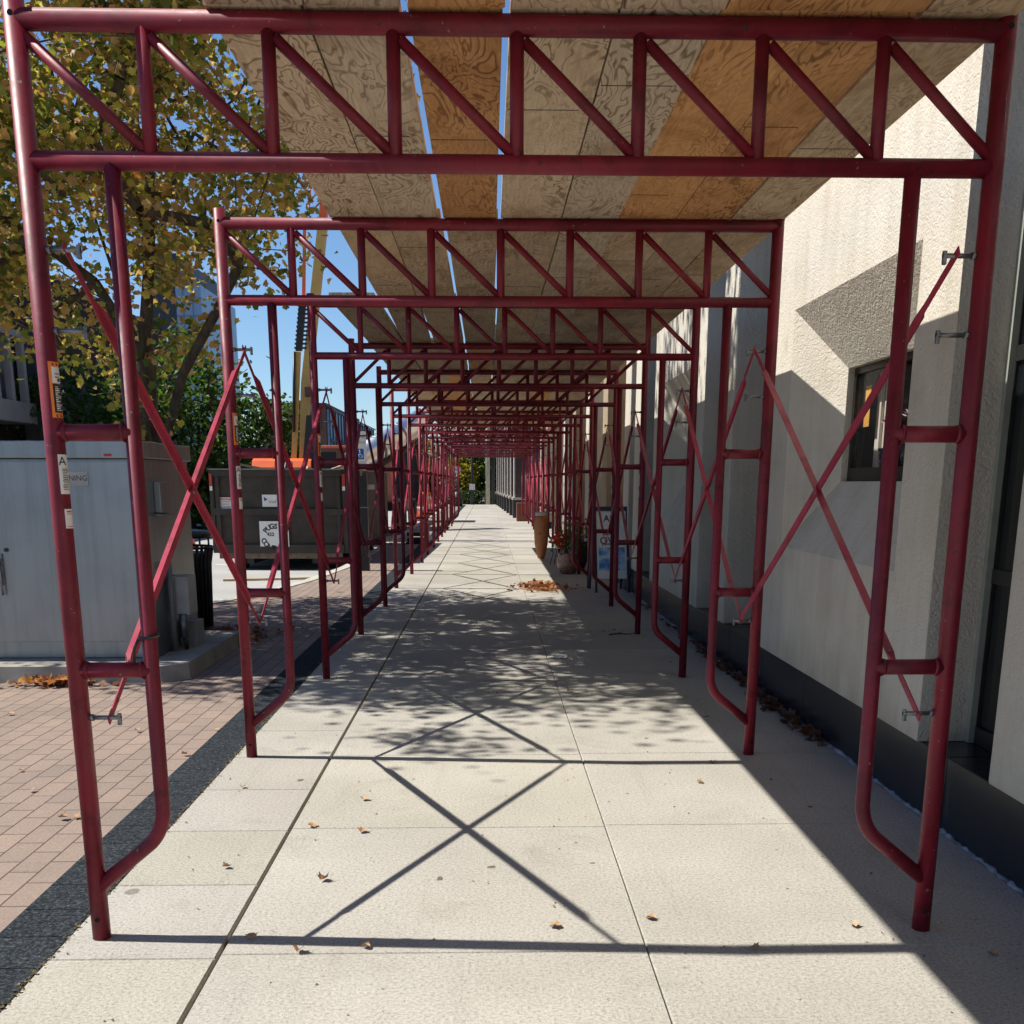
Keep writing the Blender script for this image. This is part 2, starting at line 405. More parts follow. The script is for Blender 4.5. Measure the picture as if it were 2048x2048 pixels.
struct('sidewalk_bed', bm, plain('joint dirt', (0.022, 0.018, 0.014), 0.95, 0, 0.4, 25), 'dark dirt in the sidewalk joints')
bm = B(); quad(bm, (-1.555, -4, -0.003), (-1.337, -4, -0.003), (-1.337, 64, -0.003), (-1.555, 64, -0.003))
quad(bm, (-1.337, -4, -0.1), (-1.337, 64, -0.1), (-1.337, 64, -0.003), (-1.337, -4, -0.003))
struct('paver_border', bm, BORD, 'black speckled granite border strip between brick paving and sidewalk')
kerb = [(-9.5, -6), (-9.5, 10.2), (-6.0, 11.0), (-4.2, 11.15), (-3.5, 11.4), (-3.06, 11.95), (-2.75, 13.0), (-2.47, 14.6), (-2.27, 16.9), (-2.2, 20), (-2.2, 64)]
bm = B(); pv = [bm.verts.new((x, y, -0.004)) for x, y in kerb] + [bm.verts.new((-1.556, 64, -0.004)), bm.verts.new((-1.556, -6, -0.004))]
f = bm.faces.new(pv); bmesh.ops.triangulate(bm, faces=[f])
struct('brick_pavement', bm, PAV, 'reddish brick paving left of the black border strip')
bm = B()
def off(pts, d):
    out = []
    for i, p in enumerate(pts):
        a = Vector(pts[max(0, i - 1)]); b = Vector(pts[min(len(pts) - 1, i + 1)]); t_ = (b - a).normalized(); n_ = Vector((-t_.y, t_.x))
        out.append(tuple(Vector(p) + n_ * d))
    return out
k2 = off(kerb, 0.15)
for i in range(len(kerb) - 1):
    a, b = kerb[i], kerb[i + 1]; c_, d = k2[i + 1], k2[i]
    quad(bm, (*a, 0.004), (*b, 0.004), (*c_, 0.004), (*d, 0.004)); quad(bm, (*d, 0.004), (*c_, 0.004), (*c_, -0.13), (*d, -0.13))
struct('kerb', bm, plain('kerb concrete', (0.42, 0.40, 0.35), 0.85, 0, 0.15, 3), 'pale concrete kerb curving round the brick paving')

# ------------------------------------------------------------------ scaffold frames
ZL, ZT = 2.092, 2.405
PX = 1.226
def build_frame():
    root = thing('scaffold_frame', 'x', 'scaffold frame', group='red scaffold frames of the tunnel')
    for s in (-1, 1):
        b = B(); tube(b, [(s * PX, 0, 0), (s * PX, 0, 2.462)], 0.0258, 20)
        leg = obj('leg', b, RED, root)
        for z in (0.065, 2.41):
            b = B(); tube(b, [(s * PX, -0.0262, z), (s * PX, -0.0250, z)], 0.0075, 10); obj('pin_hole', b, DARK, leg)
        b = B(); xi = s * 1.018; xo = s * PX
        pts = [(xi, 0, ZL), (xi, 0, 0.40)]
        for k in range(1, 7):
            a = k / 7; p0 = Vector((xi, 0, 0.40)); p1 = Vector((xi, 0, 0.335)); p2 = Vector((xi + s * 0.042, 0, 0.292))
            pts.append((1 - a) ** 2 * p0 + 2 * a * (1 - a) * p1 + a * a * p2)
        pts += [(xi + s * 0.042, 0, 0.292), (xo, 0, 0.155)]
        tube(b, pts, 0.0212, 16); obj('inner_post', b, RED, root)
        for z in (0.80, 1.437):
            b = B(); tube(b, [(s * 1.018, 0, z), (s * PX, 0, z)], 0.0222, 16)
            for xe, dd in ((s * 1.018, s * 0.0215), (s * PX, -s * 0.0262)):
                tube(b, [(xe + dd, 0, z), (xe + dd + (0.010 if dd > 0 else -0.010), 0, z)], 0, 16, True, True, [0.0262, 0.0228])
            obj('rung', b, RED, root)
        for z in (0.665, 1.69, 1.885):
            b = B(); x1 = s * (PX - 0.024)
            tube(b, [(x1, 0, z), (x1 - s * 0.012, 0, z)], 0.010, 10)
            tube(b, [(x1, 0, z), (x1 - s * 0.088, 0, z)], 0.0065, 8)
            st = obj('brace_stud', b, STEEL, root)
            b = B(); xe = x1 - s * 0.078
            box(b, min(xe, xe - s * 0.010), max(xe, xe - s * 0.010), -0.006, 0.006, z - 0.022, z + 0.012, 0.002)
            obj('latch', b, STEEL, st)
    b = B(); tube(b, [(-PX, 0, ZT), (PX, 0, ZT)], 0.0250, 20); obj('top_bar', b, RED, root)
    b = B(); tube(b, [(-PX, 0, ZL), (PX, 0, ZL)], 0.0228, 20); obj('lower_bar', b, RED, root)
    n = 8; dx = 2 * PX / n
    for k in range(1, n):
        b = B(); x = -PX + k * dx; tube(b, [(x, 0, ZL), (x, 0, ZT)], 0.0178, 12); obj('web_post', b, RED, root)
    for k in range(n):
        b = B(); x = -PX + k * dx
        tube(b, [(x + 0.018, 0, ZT - 0.035), (x + dx - 0.012, 0, ZL + 0.025)], 0.0140, 12); obj('web_diagonal', b, RED, root)
    # stickers on the left leg
    def patch(z0, z1, m, a0=-95, a1=5, r=0.0263, name='sticker', parent=None):
        b = B(); n_ = 8; lo = []; hi = []
        for k in range(n_ + 1):
            a = R(a0 + (a1 - a0) * k / n_); p = (-PX + r * math.cos(a), r * math.sin(a))
            lo.append(b.verts.new((*p, z0))); hi.append(b.verts.new((*p, z1)))
        for k in range(n_): b.faces.new((lo[k], lo[k + 1], hi[k + 1], hi[k]))
        return obj(name, b, m, parent or root, True)
    def line_marks(b, zs, a0, a1, r, h, ):
        for z in zs:
            lo = []; hi = []
            for k in range(5):
                a = R(a0 + (a1 - a0) * k / 4); p = (-PX + r * math.cos(a), r * math.sin(a))
                lo.append(b.verts.new((*p, z - h))); hi.append(b.verts.new((*p, z + h)))
            for k in range(4): b.faces.new((lo[k], lo[k + 1], hi[k + 1], hi[k]))
    o = patch(1.473, 1.613, ORANGE, -68, 25, name='warning_sticker'); o['label'] = 'orange warning sticker'
    patch(1.560, 1.600, WHITE, -52, 25, 0.0266, 'pictogram_panel', o)
    patch(1.486, 1.558, INK, -52, 25, 0.0266, 'text_panel', o)
    b = B(); rr = random.Random(1)
    line_marks(b, [1.575, 1.583], -35, -5, 0.0268, 0.0012); line_marks(b, [1.568], -20, 5, 0.0268, 0.004)
    for zz in (1.607, 1.479):
        a = R(-38); c_, s_ = -PX + 0.0268 * math.cos(a), 0.0268 * math.sin(a)
        for q in (0, 1):
            bb = R(-44 + q * 26); c_, s_ = -PX + 0.0268 * math.cos(bb), 0.0268 * math.sin(bb)
            v = [b.verts.new((c_ - 0.003, s_ - 0.0008, zz - 0.004)), b.verts.new((c_ + 0.003, s_ + 0.0008, zz - 0.004)), b.verts.new((c_, s_, zz + 0.004))]
            b.faces.new(v)
    obj('pictogram', b, INK, o)
    b = B(); z = 1.492
    while z < 1.553:
        h = rr.uniform(0.0008, 0.0016); e = rr.uniform(-25, 10); line_marks(b, [z], -40, e, 0.0268, h); z += 0.0045
    obj('fine_print', b, WHITE, o)
    o = patch(1.278, 1.380, WHITE, -62, 25, name='white_sticker'); o['label'] = 'white sticker with a black letter A'
    b = B()
    a = R(-38); p = Vector((-PX + 0.0269 * math.cos(a), 0.0269 * math.sin(a), 1.362))
    text_bm(b, 'A', 0.032, face_M(p, (-math.sin(a), math.cos(a), 0), (0, 0, 1)))
    z = 1.290
    while z < 1.344:
        line_marks(b, [z], -48 + rr.uniform(0, 8), rr.uniform(-10, 12), 0.0266, rr.uniform(0.0006, 0.0013)); z += 0.0044
    obj('sticker_print', b, INK, o)
    o = patch(1.188, 1.239, WHITE, -52, 25, name='small_sticker')
    b = B(); line_marks(b, [1.232], -40, 0, 0.0266, 0.0018); line_marks(b, [1.226, 1.193], -40, 5, 0.0266, 0.0008); obj('small_print', b, plain('red ink', (0.5, 0.05, 0.04), 0.5), o)
    return root
frame0 = build_frame(); index_kids(frame0)
ORD = ['', 'nearest', 'second', 'third', 'fourth', 'fifth', 'sixth', 'seventh', 'eighth', 'ninth', 'tenth', 'eleventh', 'twelfth', 'thirteenth', 'fourteenth', 'fifteenth', 'sixteenth']
NF = 16
FC = {1: (-0.008, 2.932), 2: (-0.0225, 5.050), 3: (0.030, 7.180), 4: (0.018, 9.335), 5: (0.03, 11.50), 6: (-0.02, 13.55), 7: (0.03, 15.65), 8: (0.05, 17.86)}
FP = {}
for i in range(0, NF + 1):
    x, y = FC.get(i, (0.0, Y0 + (i - 1) * SP))
    if i > 8: x = 0.03 + random.Random(i).uniform(-0.03, 0.03)
    FP[i] = (x, y)
    o = frame0 if i == 1 else copy_tree(frame0)
    o.location = (x, y, 0)
    flip = 4 <= i <= 9 or i in (11, 14)
    o.rotation_euler = (-0.012 if i == 1 else 0, 0, math.pi if flip else (R(0.3) if i == 1 else 0.0))
    if i == 0: o['label'] = 'red scaffold frame just behind the camera, holding the start of the deck'
    elif i == 1: o['label'] = 'nearest red scaffold frame, the largest, spanning the whole picture with orange sticker on left leg'
    elif i == NF: o['label'] = 'farthest red scaffold frame, smallest one at the end of the tunnel'
    else: o['label'] = '%s red scaffold frame counted from the camera, standing across the sidewalk' % ORD[i]

# ------------------------------------------------------------------ cross braces
ZLO, ZHI = 0.665, 1.885
def brace_mesh(P, Q, off):
    b = B(); P = Vector(P); Q = Vector(Q); d = (Q - P); L = d.length; d.normalize()
    ex = Vector((1, 0, 0)); up = ex.cross(d).normalized()
    if up.z < 0: up = -up
    def pt(t, x, u): return P + d * t + ex * (x + off) + up * u
    def ring(t, prof): return [b.verts.new(pt(t, x, u)) for x, u in prof]
    T = 0.0035; W_ = 0.0175 if off < 0 or P.x < 0 else 0.020; FL = 0.013 if P.x < 0 else 0.022
    flat = [(-T / 2, -0.011), (T / 2, -0.011), (T / 2, 0.011), (T / 2, 0.0115), (-T / 2, 0.0115), (-T / 2, 0.0)]
    sgn = 1 if off < 0 else -1
    ang = [(-T / 2, -W_), (T / 2, -W_), (T / 2, W_ - T), (T / 2 + FL, W_ - T), (T / 2 + FL, W_), (-T / 2, W_)]
    if sgn < 0: ang = [(-x, u) for x, u in ang]; flat = [(-x, u) for x, u in flat]
    rs = [ring(-0.02, flat), ring(0.20, flat), ring(0.26, ang), ring(L - 0.26, ang), ring(L - 0.20, flat), ring(L + 0.02, flat)]
    fs = []
    for a, c_ in zip(rs, rs[1:]):
        for k in range(6): fs.append(b.faces.new((a[k], a[(k + 1) % 6], c_[(k + 1) % 6], c_[k])))
    fs.append(b.faces.new(rs[0])); fs.append(b.faces.new(list(reversed(rs[-1]))))
    bmesh.ops.recalc_face_normals(b, faces=fs)
    return b
for i in range(1, NF):
    for s in (-1, 1):
        side = 'left' if s < 0 else 'right'
        xa = FP[i][0] + s * 1.150; xb = FP[i + 1][0] + s * 1.150
        ya, yb = FP[i][1], FP[i + 1][1]
        t_ = thing('cross_brace', 'red cross brace on the %s side between the %s and %s scaffold frames' % (side, ORD[i], ORD[i + 1]), 'cross brace', (0, 0, 0), group='red cross braces between the frames')
        if i >= 8 and s > 0 and i % 3 == 0: pass
        e = 0.004; k_ = 0.012 if i == 1 else 0.0
        obj('brace_bar', brace_mesh((xa, ya + k_ * ZHI, ZHI), (xb, yb, ZLO), -e), REDB, t_)
        obj('brace_bar', brace_mesh((xa, ya + k_ * ZLO, ZLO), (xb, yb, ZHI), e), REDB, t_)
        b = B(); xm = (xa + xb) / 2; ym = (ya + yb) / 2; zm = (ZLO + ZHI) / 2
        tube(b, [(xm - 0.012, ym, zm), (xm + 0.012, ym, zm)], 0.007, 8); obj('pivot_bolt', b, STEEL, t_)
# black tie on the nearest frame's left inner post
b = B()
xi = FP[1][0] - 1.018
tube(b, [(xi + 0.026 * math.cos(a), FP[1][1] + 0.026 * math.sin(a), 0.893 + 0.006 * math.cos(a)) for a in [R(x) for x in range(0, 361, 20)]], 0.005, 8, False)
tube(b, [(xi - 0.024, FP[1][1] - 0.02, 0.887), (xi - 0.04, FP[1][1] - 0.01, 0.86), (xi - 0.045, FP[1][1] - 0.008, 0.80)], 0.004, 6)
tag(obj('cable_tie', b, BLACK, None, True), 'black cable tie wrapped round the nearest left inner post', 'cable tie')

# ------------------------------------------------------------------ plywood deck planks
EDGE = [(-0.760, -0.524), (-0.521, -0.290), (-0.268, -0.036), (-0.017, 0.247), (0.253, 0.500), (0.502, 0.755), (0.757, 0.990), (0.998, 1.232)]
KINDS = [('grey weathered', PLYG), ('grey swirl-grained', PLYG), ('orange-brown', PLYO), ('grey weathered', PLYG), ('tan-grey', PLYG), ('orange-brown', PLYO), ('brown-orange', PLYO), ('tan-grey', PLYT)]
POS = ['first full-row from left', 'second from left', 'third from left', 'fourth from left', 'fourth from right', 'third from right', 'second from right', 'rightmost']
rk = random.Random(5)
for bay in range(0, 10):
    ya = FP[bay][1]; yb = FP[bay + 1][1]
    for k, (x0, x1) in enumerate(EDGE):
        kind, m = KINDS[k]
        if bay in (2, 3): kind, m = [('brown-grey', PLYT), ('tan', PLYT), ('tan-brown', PLYT), ('tan', PLYT), ('grey', PLYG), ('brown-tan', PLYT), ('brown-tan', PLYT), ('tan', PLYT)][k]
        elif bay > 3: kind, m = rk.choice([('grey', PLYG), ('orange', PLYO), ('tan', PLYT), ('tan', PLYT)])
        j = rk.uniform(-0.006, 0.006); sk_ = rk.uniform(-0.004, 0.004)
        j *= 0.4; sk_ *= 0.4
        if bay == 3 and k == 0: sk_ = 0.014; x1 -= 0.02
        if bay >= 3: x0 -= 0.006
        j = max(-0.002, min(0.002, j))
        L = yb - ya - 0.0012; xm = (x0 + x1) / 2 + j + (FP[bay][0] + FP[bay + 1][0]) / 2 * 0.5
        hw = (x1 - x0) / 2
        b = B(); box(b, -hw, hw, -L / 2, L / 2, 0, 0.040, 0.002)
        o = obj('plywood_plank', b, m); o.location = (xm, (ya + yb) / 2, ZT + 0.0265); o.rotation_euler = (0, 0, sk_)
        where = 'overhead before the nearest frame' if bay == 0 else 'between the %s and %s frames' % (ORD[bay], ORD[bay + 1])
        tag(o, '%s plywood plank, %s %s' % (kind, POS[k], where), 'plank', 'plywood deck planks laid over the scaffold')
        # nail holes and a scarf line, as the sheet's own marks
        if bay < 3:
            b = B(); rr = random.Random(bay * 10 + k)
            y = rr.uniform(-0.7, 0.7); box(b, -hw + 0.004, hw * rr.uniform(0.2, 0.95), y, y + 0.003, -0.0012, 0.001)
            obj('veneer_split', b, DARK, o)

for bay in range(3, 10):
    L = FP[bay + 1][1] - FP[bay][1] - 0.006; hw = 0.150 if bay > 3 else 0.143
    b = B(); box(b, -hw, hw, -L / 2, L / 2, 0, 0.040, 0.002)
    o = obj('plywood_plank', b, PLYT if bay % 3 == 0 else PLYG); o.location = (-0.926 - (0.012 if bay == 3 else 0) + FP[bay][0] * 0.3, (FP[bay][1] + FP[bay + 1][1]) / 2, ZT + 0.0265); o.rotation_euler = (0, 0, -0.010 if bay == 3 else 0)
    tag(o, '%s plank overhanging the deck left edge between the %s and %s frames' % ('tan' if bay % 3 == 0 else 'grey', ORD[bay], ORD[bay + 1]), 'plank', 'plywood deck planks laid over the scaffold')

# ------------------------------------------------------------------ stucco building on the right
WX = 1.65
bld = thing('stucco_building', 'beige stucco building on the right with splayed windows and black granite base', 'building', (WX, 4, 0))
bld_inv = Matrix.Translation((-WX, -4, 0))
def bobj(name, b, m, parent=bld, **k):
    bmesh.ops.transform(b, matrix=bld_inv if parent is bld or True else Matrix(), verts=b.verts)
    return obj(name, b, m, parent, **k)
ZB, ZTOP = 0.292, 7.6
def bay(y0, y1):
    b = B(); oy0, oy1, oz0, oz1 = y0 + 0.40, y1 - 0.41, 0.94, 2.25; xi = 1.86
    iy0, iy1, iz0, iz1 = oy0 + 0.36, oy1 - 0.36, 1.315, 1.905
    G = lambda x, y, z: (x, y, z)
    def front(ya, yb, za, zb): quad(b, G(WX, yb, za), G(WX, ya, za), G(WX, ya, zb), G(WX, yb, zb))
    front(y0, y1, ZB, oz0); front(y0, y1, oz1, ZTOP); front(y0, oy0, oz0, oz1); front(oy1, y1, oz0, oz1)
    O = [(WX, oy0, oz0), (WX, oy1, oz0), (WX, oy1, oz1), (WX, oy0, oz1)]; I = [(xi, iy0, iz0), (xi, iy1, iz0), (xi, iy1, iz1), (xi, iy0, iz1)]
    I2 = [(xi + 0.07, p[1], p[2]) for p in I]
    for A_, B_ in ((O, I), (I, I2)):
        for k in range(4):
            j = (k + 1) % 4; quad(b, A_[k], A_[j], B_[j], B_[k])
    for yy in (y0, y1): quad(b, (WX, yy, ZB), (2.3, yy, ZB), (2.3, yy, ZTOP), (WX, yy, ZTOP))
    quad(b, (WX, y0, ZB), (WX, y1, ZB), (2.3, y1, ZB), (2.3, y0, ZB)); quad(b, (WX, y0, ZTOP), (WX, y1, ZTOP), (2.3, y1, ZTOP), (2.3, y0, ZTOP))
    bmesh.ops.remove_doubles(b, verts=b.verts, dist=0.0005); bmesh.ops.recalc_face_normals(b, faces=b.faces)
    wall = bobj('wall_bay', b, STUC)
    b = B(); t_ = 0.035; x0, x1 = xi + 0.035, xi + 0.068
    box(b, x0, x1, iy0, iy1, iz0, iz0 + 0.07); box(b, x0, x1, iy0, iy1, iz1 - t_, iz1)
    box(b, x0, x1, iy0, iy0 + t_, iz0 + 0.07, iz1 - t_); box(b, x0, x1, iy1 - t_, iy1, iz0 + 0.07, iz1 - t_)
    fr = bobj('window', b, plain('bronze window frame', (0.02, 0.017, 0.015), 0.4, 0.3))
    b = B(); box(b, x0 + 0.01, x0 + 0.016, iy0 + t_, iy1 - t_, iz0 + 0.07, iz1 - t_)
    bobj('pane', b, GLASS, fr)
    b = B()
    for zz in np.arange(iz1 - 0.5, iz1 - 0.06, 0.03): box(b, x1 + 0.03, x1 + 0.034, iy0 + 0.03, iy0 + 0.30, zz, zz + 0.02)
    bobj('blind', b, plain('grey slatted blind', (0.10, 0.09, 0.085), 0.6), fr)
    b = B()
    for q in range(3):
        box(b, 2.00 + 0.02 * (q % 2), 2.015 + 0.02 * (q % 2), iy1 - 0.26 + 0.055 * q, iy1 - 0.20 + 0.055 * q, iz0 + 0.02, iz1 + 0.1)
    bobj('curtain', b, plain('pale curtain cloth', (0.6, 0.56, 0.48), 0.9), fr)
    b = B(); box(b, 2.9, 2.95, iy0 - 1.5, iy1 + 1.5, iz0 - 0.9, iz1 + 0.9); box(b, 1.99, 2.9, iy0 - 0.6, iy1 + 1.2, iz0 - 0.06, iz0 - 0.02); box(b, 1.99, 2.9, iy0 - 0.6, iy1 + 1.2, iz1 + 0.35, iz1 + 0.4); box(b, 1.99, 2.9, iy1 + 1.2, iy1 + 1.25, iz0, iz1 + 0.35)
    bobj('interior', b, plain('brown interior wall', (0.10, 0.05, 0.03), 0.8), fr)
def solid(x0, x1, y0, y1, z0, z1, name, m, bev=0.0, label=None):
    b = B(); box(b, x0, x1, y0, y1, z0, z1, bev); return bobj(name, b, m, label=label)
def store(y0, y1):
    b = B()
    for z0, z1 in ((ZB, 0.36), (0.93, 0.985), (1.745, 1.80), (2.9, 2.96)): box(b, 1.868, 1.90, y0, y1, z0, z1)
    for ya_, yb_ in ((y0, y0 + 0.035), (y1 - 0.035, y1)): box(b, 1.870, 1.898, ya_, yb_, ZB, 7.3)
    fr = bobj('storefront_window', b, plain('dark bronze mullion', (0.03, 0.028, 0.027), 0.35, 0.4))
    for yy in ((y1 - 0.03,) if y1 < 4.5 else ()):
        b = B(); box(b, 1.845, 1.872, yy, yy + 0.03, ZB, 7.4); bobj('mullion', b, plain('pale green sealant strip', (0.24, 0.26, 0.22), 0.6), fr)
    b = B(); box(b, 1.88, 1.888, y0, y1, ZB, 7.4); bobj('pane', b, GLASSD, fr)
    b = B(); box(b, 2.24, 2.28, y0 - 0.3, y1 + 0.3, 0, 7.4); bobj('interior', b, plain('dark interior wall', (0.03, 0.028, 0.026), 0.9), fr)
MOD = 4.68
for k in (-1, 0, 1):
    o_ = k * MOD
    if k == -1:
        solid(WX, 2.3, 3.10, 3.50, ZB, ZTOP, 'pier', STUC, 0.012)
        solid(WX, 2.3, -4.5, 2.05, ZB, ZTOP, 'wall_bay', STUC, 0.0); store(2.05, 3.10)
        continue
    bay(4.12 + o_, 6.73 + o_)
    store(3.50 + o_, 4.12 + o_); store(6.73 + o_, 7.78 + o_)
    solid(WX, 2.3, 7.78 + o_, 8.21 + o_, ZB, ZTOP, 'pier', STUC, 0.012)
# joint lines of caulk and granite base
b = B(); y = -4.5; rr = random.Random(2)
while y < 12.9:
    L = 0.93; box(b, 1.668, 2.3, y + 0.003, y + L - 0.003, -0.02, ZB - 0.002, 0.004); y += L
bobj('granite_base', b, GRANITE)
b = B(); pr_ = None; y = -4.0
while y < 12.9:
    dd = 0.004 + 0.012 * rr.random() ** 2; hh = 0.003 + 0.010 * rr.random() ** 2
    cur = [b.verts.new(p) for p in ((1.662 - dd, y, 0.0006), (1.664 - dd * 0.4, y, hh), (1.672, y, hh * 1.2))]
    if pr_:
        for k in range(2): b.faces.new((pr_[k], pr_[k + 1], cur[k + 1], cur[k]))
    pr_ = cur; y += rr.uniform(0.012, 0.035)
bobj('caulk', b, plain('bluish white caulk', (0.22, 0.25, 0.29), 0.8, 0, 0.8, 9))
solid(2.0, 2.35, -4.5, 12.9, ZTOP, ZTOP + 0.3, 'parapet', STUC)
# objects seen in the near window
b = B(); box(b, 1.95, 1.952, 5.84, 5.93, 1.60, 1.81)
tag(obj('paper_sheet', b, plain('yellow orange paper', (0.75, 0.38, 0.07), 0.7)), 'yellow-orange paper hanging inside the near splayed window', 'paper')
def flower(x, y, z, m, lab):
    root = thing('potted_flower', lab, 'flower', (x, y, z), group='pink flowers in the near window')
    b = B()
    for k in range(16):
        a = k * 2.4; rr_ = 0.008 + 0.028 * (k / 16); zz = 0.155 + 0.028 * (1 - (k / 16) ** 2)
        p = Vector((rr_ * math.cos(a), rr_ * math.sin(a), zz)); u = Vector((math.cos(a), math.sin(a), 0.5)).normalized(); w_ = u.cross(Vector((0, 0, 1))).normalized()
        b.faces.new([b.verts.new(q) for q in (p - w_ * 0.014, p + u * 0.02 - w_ * 0.01, p + u * 0.026, p + u * 0.02 + w_ * 0.01, p + w_ * 0.014)])
    obj('bloom', b, m, root)
    b = B(); tube(b, [(0, 0, 0.03), (0.004, 0, 0.16)], 0.003, 6); obj('stem', b, plain('green stem', (0.05, 0.12, 0.03), 0.6), root)
    b = B(); lathe(b, [(0.035, -0.075), (0.05, 0.04)], 14); obj('pot', b, plain('dark blue glass pot', (0.03, 0.05, 0.07), 0.2), root)
flower(1.96, 5.55, 1.44, plain('pink petals', (0.75, 0.38, 0.45), 0.6, 0, 0.2, 60), 'pink flower in a small pot inside the near splayed window')
flower(1.96, 5.27, 1.46, plain('pale pink petals', (0.80, 0.62, 0.62), 0.6, 0, 0.2, 60), 'paler pink flower nearer the camera inside the near splayed window')

# tan-walled neighbour beyond
nb = thing('tan_building', 'tan stucco building with narrow pilasters beyond the splayed-window building', 'building', (WX, 13, 0))
def nobj(name, b, m, parent=nb): 
    bmesh.ops.transform(b, matrix=Matrix.Translation((-WX, -13, 0)), verts=b.verts); return obj(name, b, m, parent)
b = B(); box(b, 2.05, 2.6, 13.0, 36.5, 0.0, 7.0); nobj('wall', b, STUC_TAN)
for k, (y, m, wd) in enumerate([(13.1, STUC, 0.5), (15.6, STUC_TAN, 0.6), (18.4, STUC, 0.55), (21.2, STUC_TAN, 0.6), (24.1, STUC, 0.55), (27.6, STUC_TAN, 0.6), (31.0, STUC, 0.6), (34.5, STUC_TAN, 0.6)]):
    b = B(); box(b, 1.62, 2.05, y, y + wd, 0.2, 7.0, 0.01); p = nobj('pilaster', b, m)
    b = B(); box(b, 1.64, 2.05, y + 0.01, y + wd - 0.01, 0.0, 0.198); nobj('plinth', b, GRANITE, p)
for y in (14.0, 16.8, 19.6, 22.6, 25.5, 29.0, 32.4):
    b = B(); box(b, 2.03, 2.06, y, y + 1.1, 0.25, 2.9); f_ = nobj('window', b, plain('black window frame', (0.012, 0.012, 0.014), 0.4))
    b = B(); box(b, 2.018, 2.028, y + 0.06, y + 1.04, 0.32, 2.82); nobj('pane', b, GLASSD, f_)

# far colonnade building
fb = thing('colonnade_building', 'far building with a row of brown pilasters, sunlit sides coloured white, past the tunnel end', 'building', (0.95, 38, 0))
def fobj(name, b, m, parent=fb):
    bmesh.ops.transform(b, matrix=Matrix.Translation((-0.95, -38, 0)), verts=b.verts); return obj(name, b, m, parent)
BRN = plain('dark brown brick pier', (0.085, 0.06, 0.055), 0.85, 0, 0.2, 8)
CRM = plain('cream sunlit side and ledge', (0.58, 0.54, 0.48), 0.7, 0, 0.08)
b = B(); prism(b, [(0, 0), (0, 0)] and [(38.5, 0), (64.0, 0), (64.0, 9), (38.5, 9)], 1.55, 5.0); fobj('wall', b, BRN)
for k in range(8):
    y = 40.6 + k * 3.2; x = 0.93 - (y - 42) * 0.020
    b = B(); box(b, x, 1.6, y, y + 0.55, 0.75, 9.0); p = fobj('pilaster', b, BRN)
    b = B(); box(b, x - 0.05, x - 0.002, y + 0.0, y + 0.55, 0.75, 9.0); fobj('sunlit_side', b, CRM, p)  # sunlit street side of the pilaster, its light put in as a cream strip
    b = B(); box(b, x - 0.08, 1.6, y - 0.05, y + 0.65, 0.0, 0.66); fobj('base', b, plain('dark stone base', (0.05, 0.045, 0.045), 0.8), p)
    b = B(); box(b, x - 0.11, 1.6, y - 0.08, y + 0.68, 0.66, 0.75); fobj('ledge', b, CRM, p)
b = B(); box(b, 0.92, 1.4, 37.0, 37.5, 0.0, 0.62, 0.02)
tag(obj('utility_box', b, plain('rust brown metal', (0.16, 0.045, 0.03), 0.6)), 'rust brown box at the foot of the far pilasters', 'box')

# ------------------------------------------------------------------ trees
LEAF = [(0, -0.5), (0.10, -0.30), (0.36, -0.34), (0.34, -0.10), (0.52, 0.16), (0.32, 0.20), (0.24, 0.36), (0.0, 0.52), (-0.24, 0.36), (-0.32, 0.20), (-0.52, 0.16), (-0.34, -0.10), (-0.36, -0.34), (-0.10, -0.30)]
DIAM = [(0, -0.5), (0.3, -0.1), (0.25, 0.25), (0, 0.5), (-0.25, 0.25), (-0.3, -0.1)]
def leaf_mesh(name, centers, sizes, colors, shape, rng, flat=0.0):
    n = len(centers); k = len(shape); sh = np.array(shape)
    nrm = rng.normal(size=(n, 3)); nrm[:, 2] = np.abs(nrm[:, 2]) * (1 + flat) + flat
    nrm /= np.linalg.norm(nrm, axis=1)[:, None]
    a = rng.normal(size=(n, 3)); u = np.cross(nrm, a); u /= np.linalg.norm(u, axis=1)[:, None]; v = np.cross(nrm, u)
    curl = rng.uniform(-0.9, 1.1, size=n)
    P = (centers[:, None, :] + u[:, None, :] * (sh[None, :, 0:1] * sizes[:, None, None]) + v[:, None, :] * (sh[None, :, 1:2] * sizes[:, None, None])
         + nrm[:, None, :] * (np.abs(sh[None, :, 0:1]) * curl[:, None, None] * sizes[:, None, None]))
    P = P.reshape(-1, 3)
    me = bpy.data.meshes.new(name); me.vertices.add(n * k); me.vertices.foreach_set('co', P.ravel())
    # two halves per leaf so that it folds on its midrib
    h = k // 2; A_ = list(range(0, h + 1)); B_ = [0] + list(range(h, k))
    idx = []; starts = []; tot = []
    base = np.arange(n) * k; la, lb = len(A_), len(B_)
    arr = np.concatenate([base[:, None] + np.array(A_)[None, :], base[:, None] + np.array(B_)[None, :]], axis=1).ravel()
    me.loops.add(len(arr)); me.loops.foreach_set('vertex_index', arr.astype(np.int32))
    st = np.empty(n * 2, np.int32); st[0::2] = np.arange(n) * (la + lb); st[1::2] = st[0::2] + la
    me.polygons.add(n * 2); me.polygons.foreach_set('loop_start', st)
    lt = np.empty(n * 2, np.int32); lt[0::2] = la; lt[1::2] = lb
    try: me.polygons.foreach_set('loop_total', lt)
    except Exception: pass
    me.update(calc_edges=True)
    ca = me.color_attributes.new('leaf', 'BYTE_COLOR', 'CORNER')
    cc = np.ones((n, la + lb, 4), np.float32); cc[:, :, :3] = colors[:, None, :]
    ca.data.foreach_set('color', cc.ravel()); me.validate()
    return me
